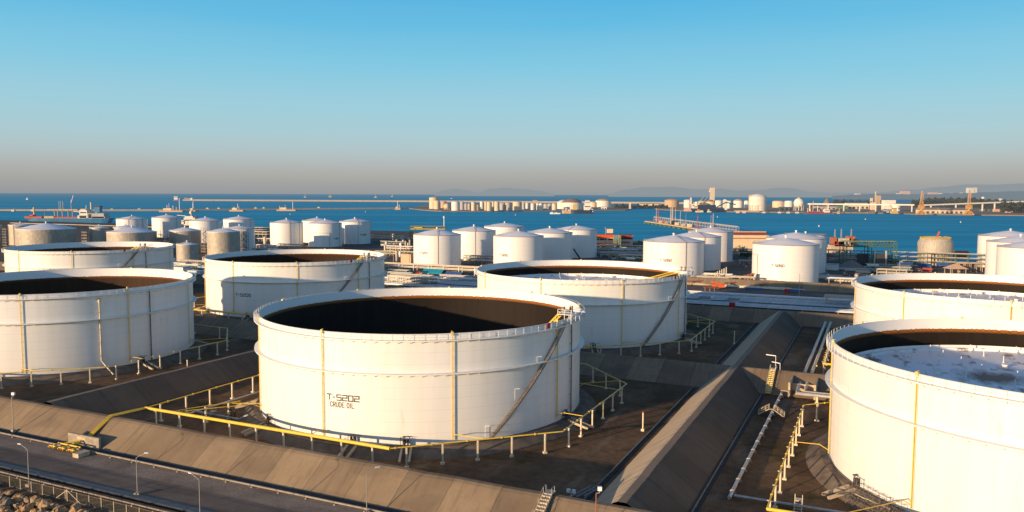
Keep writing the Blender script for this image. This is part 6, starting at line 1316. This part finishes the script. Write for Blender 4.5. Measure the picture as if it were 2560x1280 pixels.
def bw_gear(x0, x1, yb, arms, label):
    p = at((x0+x1)/2, yb, ZS); k = kpx((x0+x1)/2, yb, ZS)[1]; o = thing('breakwater_berth', label, 'berth', p, 0, 'berths along the nearer breakwater'); w = (x1-x0)*k
    part('deck', MB().box(0, -8, 2.5, w, 24, 5), 'far_tan', o); part('huts', MB().box(-w*.2, -6, 8, w*.35, 10, 6), 'far_cream', o)
    for (x, yt, mt) in arms: part('loading_arm', MB().box((x-(x0+x1)/2)*k, -8, (yb-yt)*k/2, 1.0*k, 1.0*k, (yb-yt)*k), mt, o)
    return o
bw_gear(404, 462, 535.5, ((420, 518, 'far_white'), (425, 514, 'far_pink'), (435, 519, 'far_white'), (451, 501, 'far_white'), (443, 523, 'far_cream')), 'breakwater berth with white loading columns above the white tanks at left'); bw_gear(474, 496, 534.5, ((485, 509, 'far_white'), (484, 515, 'far_grey')), 'breakwater berth with a leaning white column'); bw_gear(578, 612, 533, ((582, 522, 'far_pink'), (587, 521, 'far_white'), (596, 514, 'far_white'), (599, 520, 'far_pink')), 'breakwater berth with tall column right of the leaning one')
bw_gear(695, 742, 531, ((700, 518, 'far_pink'), (714, 516, 'far_pink'), (733, 508, 'far_white'), (706, 521, 'far_cream')), 'breakwater berth with paired pink columns, farthest right'); bw_gear(988, 1002, 526, ((994, 505, 'far_white'), (998, 513, 'far_white')), 'white twin columns on the breakwater near the tank island')
o = thing('ship_crane', 'pale boom crane at the left tip of the far breakwater', 'crane', at(465, 508, ZS)); k = kpx(465, 508, ZS)[1]; part('boom', MB().bar((-5*k, 0, 7*k), (14*k, 0, 5*k), 1.5*k), 'far_tan', o); part('cabin', MB().box(13*k, 0, 5*k, 5*k, 3*k, 5*k), 'far_white', o)
for i, x in enumerate((36, 84, 282, 350, 520, 548, 640, 660, 797)):
    y = 537.5-.0165*x; p = at(x, y, ZS); single('mooring_dolphin', MB().box(0, -6, 2.2, 9, 8, 5.5).cyl(0, -6, 5, 8, 1.0, 8), 'far_cream', 'small pale mooring block along the nearer breakwater', 'mooring block', p, 0, 'mooring blocks along the nearer breakwater')
for i, x in enumerate((1946, 1968, 1990, 1842, 1858, 1907)):
    p = at(x, 528.6, ZS); single('mooring_dolphin', MB().box(0, -6, 2.0, 9, 7, 5).cyl(0, -6, 4.5, 7, 1.0, 8), 'far_cream', 'small pale mooring block before the far tank quay', 'mooring block', p, 0, 'mooring blocks before the far quay')
o = thing('tank_berth', 'row of slim loading columns on the quay before the big banded tank', 'berth', at(1880, 526, -2.3)); k = kpx(1880, 526, -2.3)[1]
part('deck', MB().box(-14*k, 0, 2.5*k, 60*k, 7*k, 3*k), 'far_tan', o)
for x in (-8, -4, 0, 4, 8, 12, 15): part('loading_arm', MB().box(x*k, 0, 9*k, .9*k, .9*k, 16*k), 'far_brown', o)
# ship gear behind the right gantry
p = at(2196, 668, ZS); gs = thing('small_tanker', 'red-decked small tanker with three lattice masts behind the right loading gantry', 'ship', (p[0]+2, p[1]+75, ZS)); k = (p[1]+75)/FPX
zb = lambda y: ztop(y, 2196, p[1]+75)-ZS
part('hull', MB().box(0, 0, 3, 120*k, 14, 8), 'far_navy', gs)
for x0, x1, y0, y1, mt in ((-28, 26, 607, 622, 'concrete_pale'), (-24, -15, 588, 604, 'rust_steel'), (-10, 20, 590, 606, 'pipe_tan'), (16, 30, 585, 600, 'rust_steel'), (26, 38, 592, 612, 'dark_steel'), (-20, 4, 598, 610, 'red_roof')): part('deckhouse', MB().box((x0+x1)/2*k, 0, (zb(y0)+zb(y1))/2, (x1-x0)*k, 8, zb(y0)-zb(y1)), mt, gs)
for x, y0 in ((-16, 568), (0, 567), (25, 567)):
    m = MB(); a0, a1 = zb(605), zb(y0)
    for dx in (-1, 1): m.bar((x*k+dx*2.2*k, 0, a0), (x*k+dx*.8*k, 0, a1), .7*k)
    for i in range(6): f = i/6; z_ = a0+(a1-a0)*f; m.bar((x*k-2.2*k*(1-f), 0, z_), (x*k+2*k*(1-f), 0, z_+(a1-a0)/6), .35*k)
    part('lattice_mast', m, 'pipe_grey', gs)
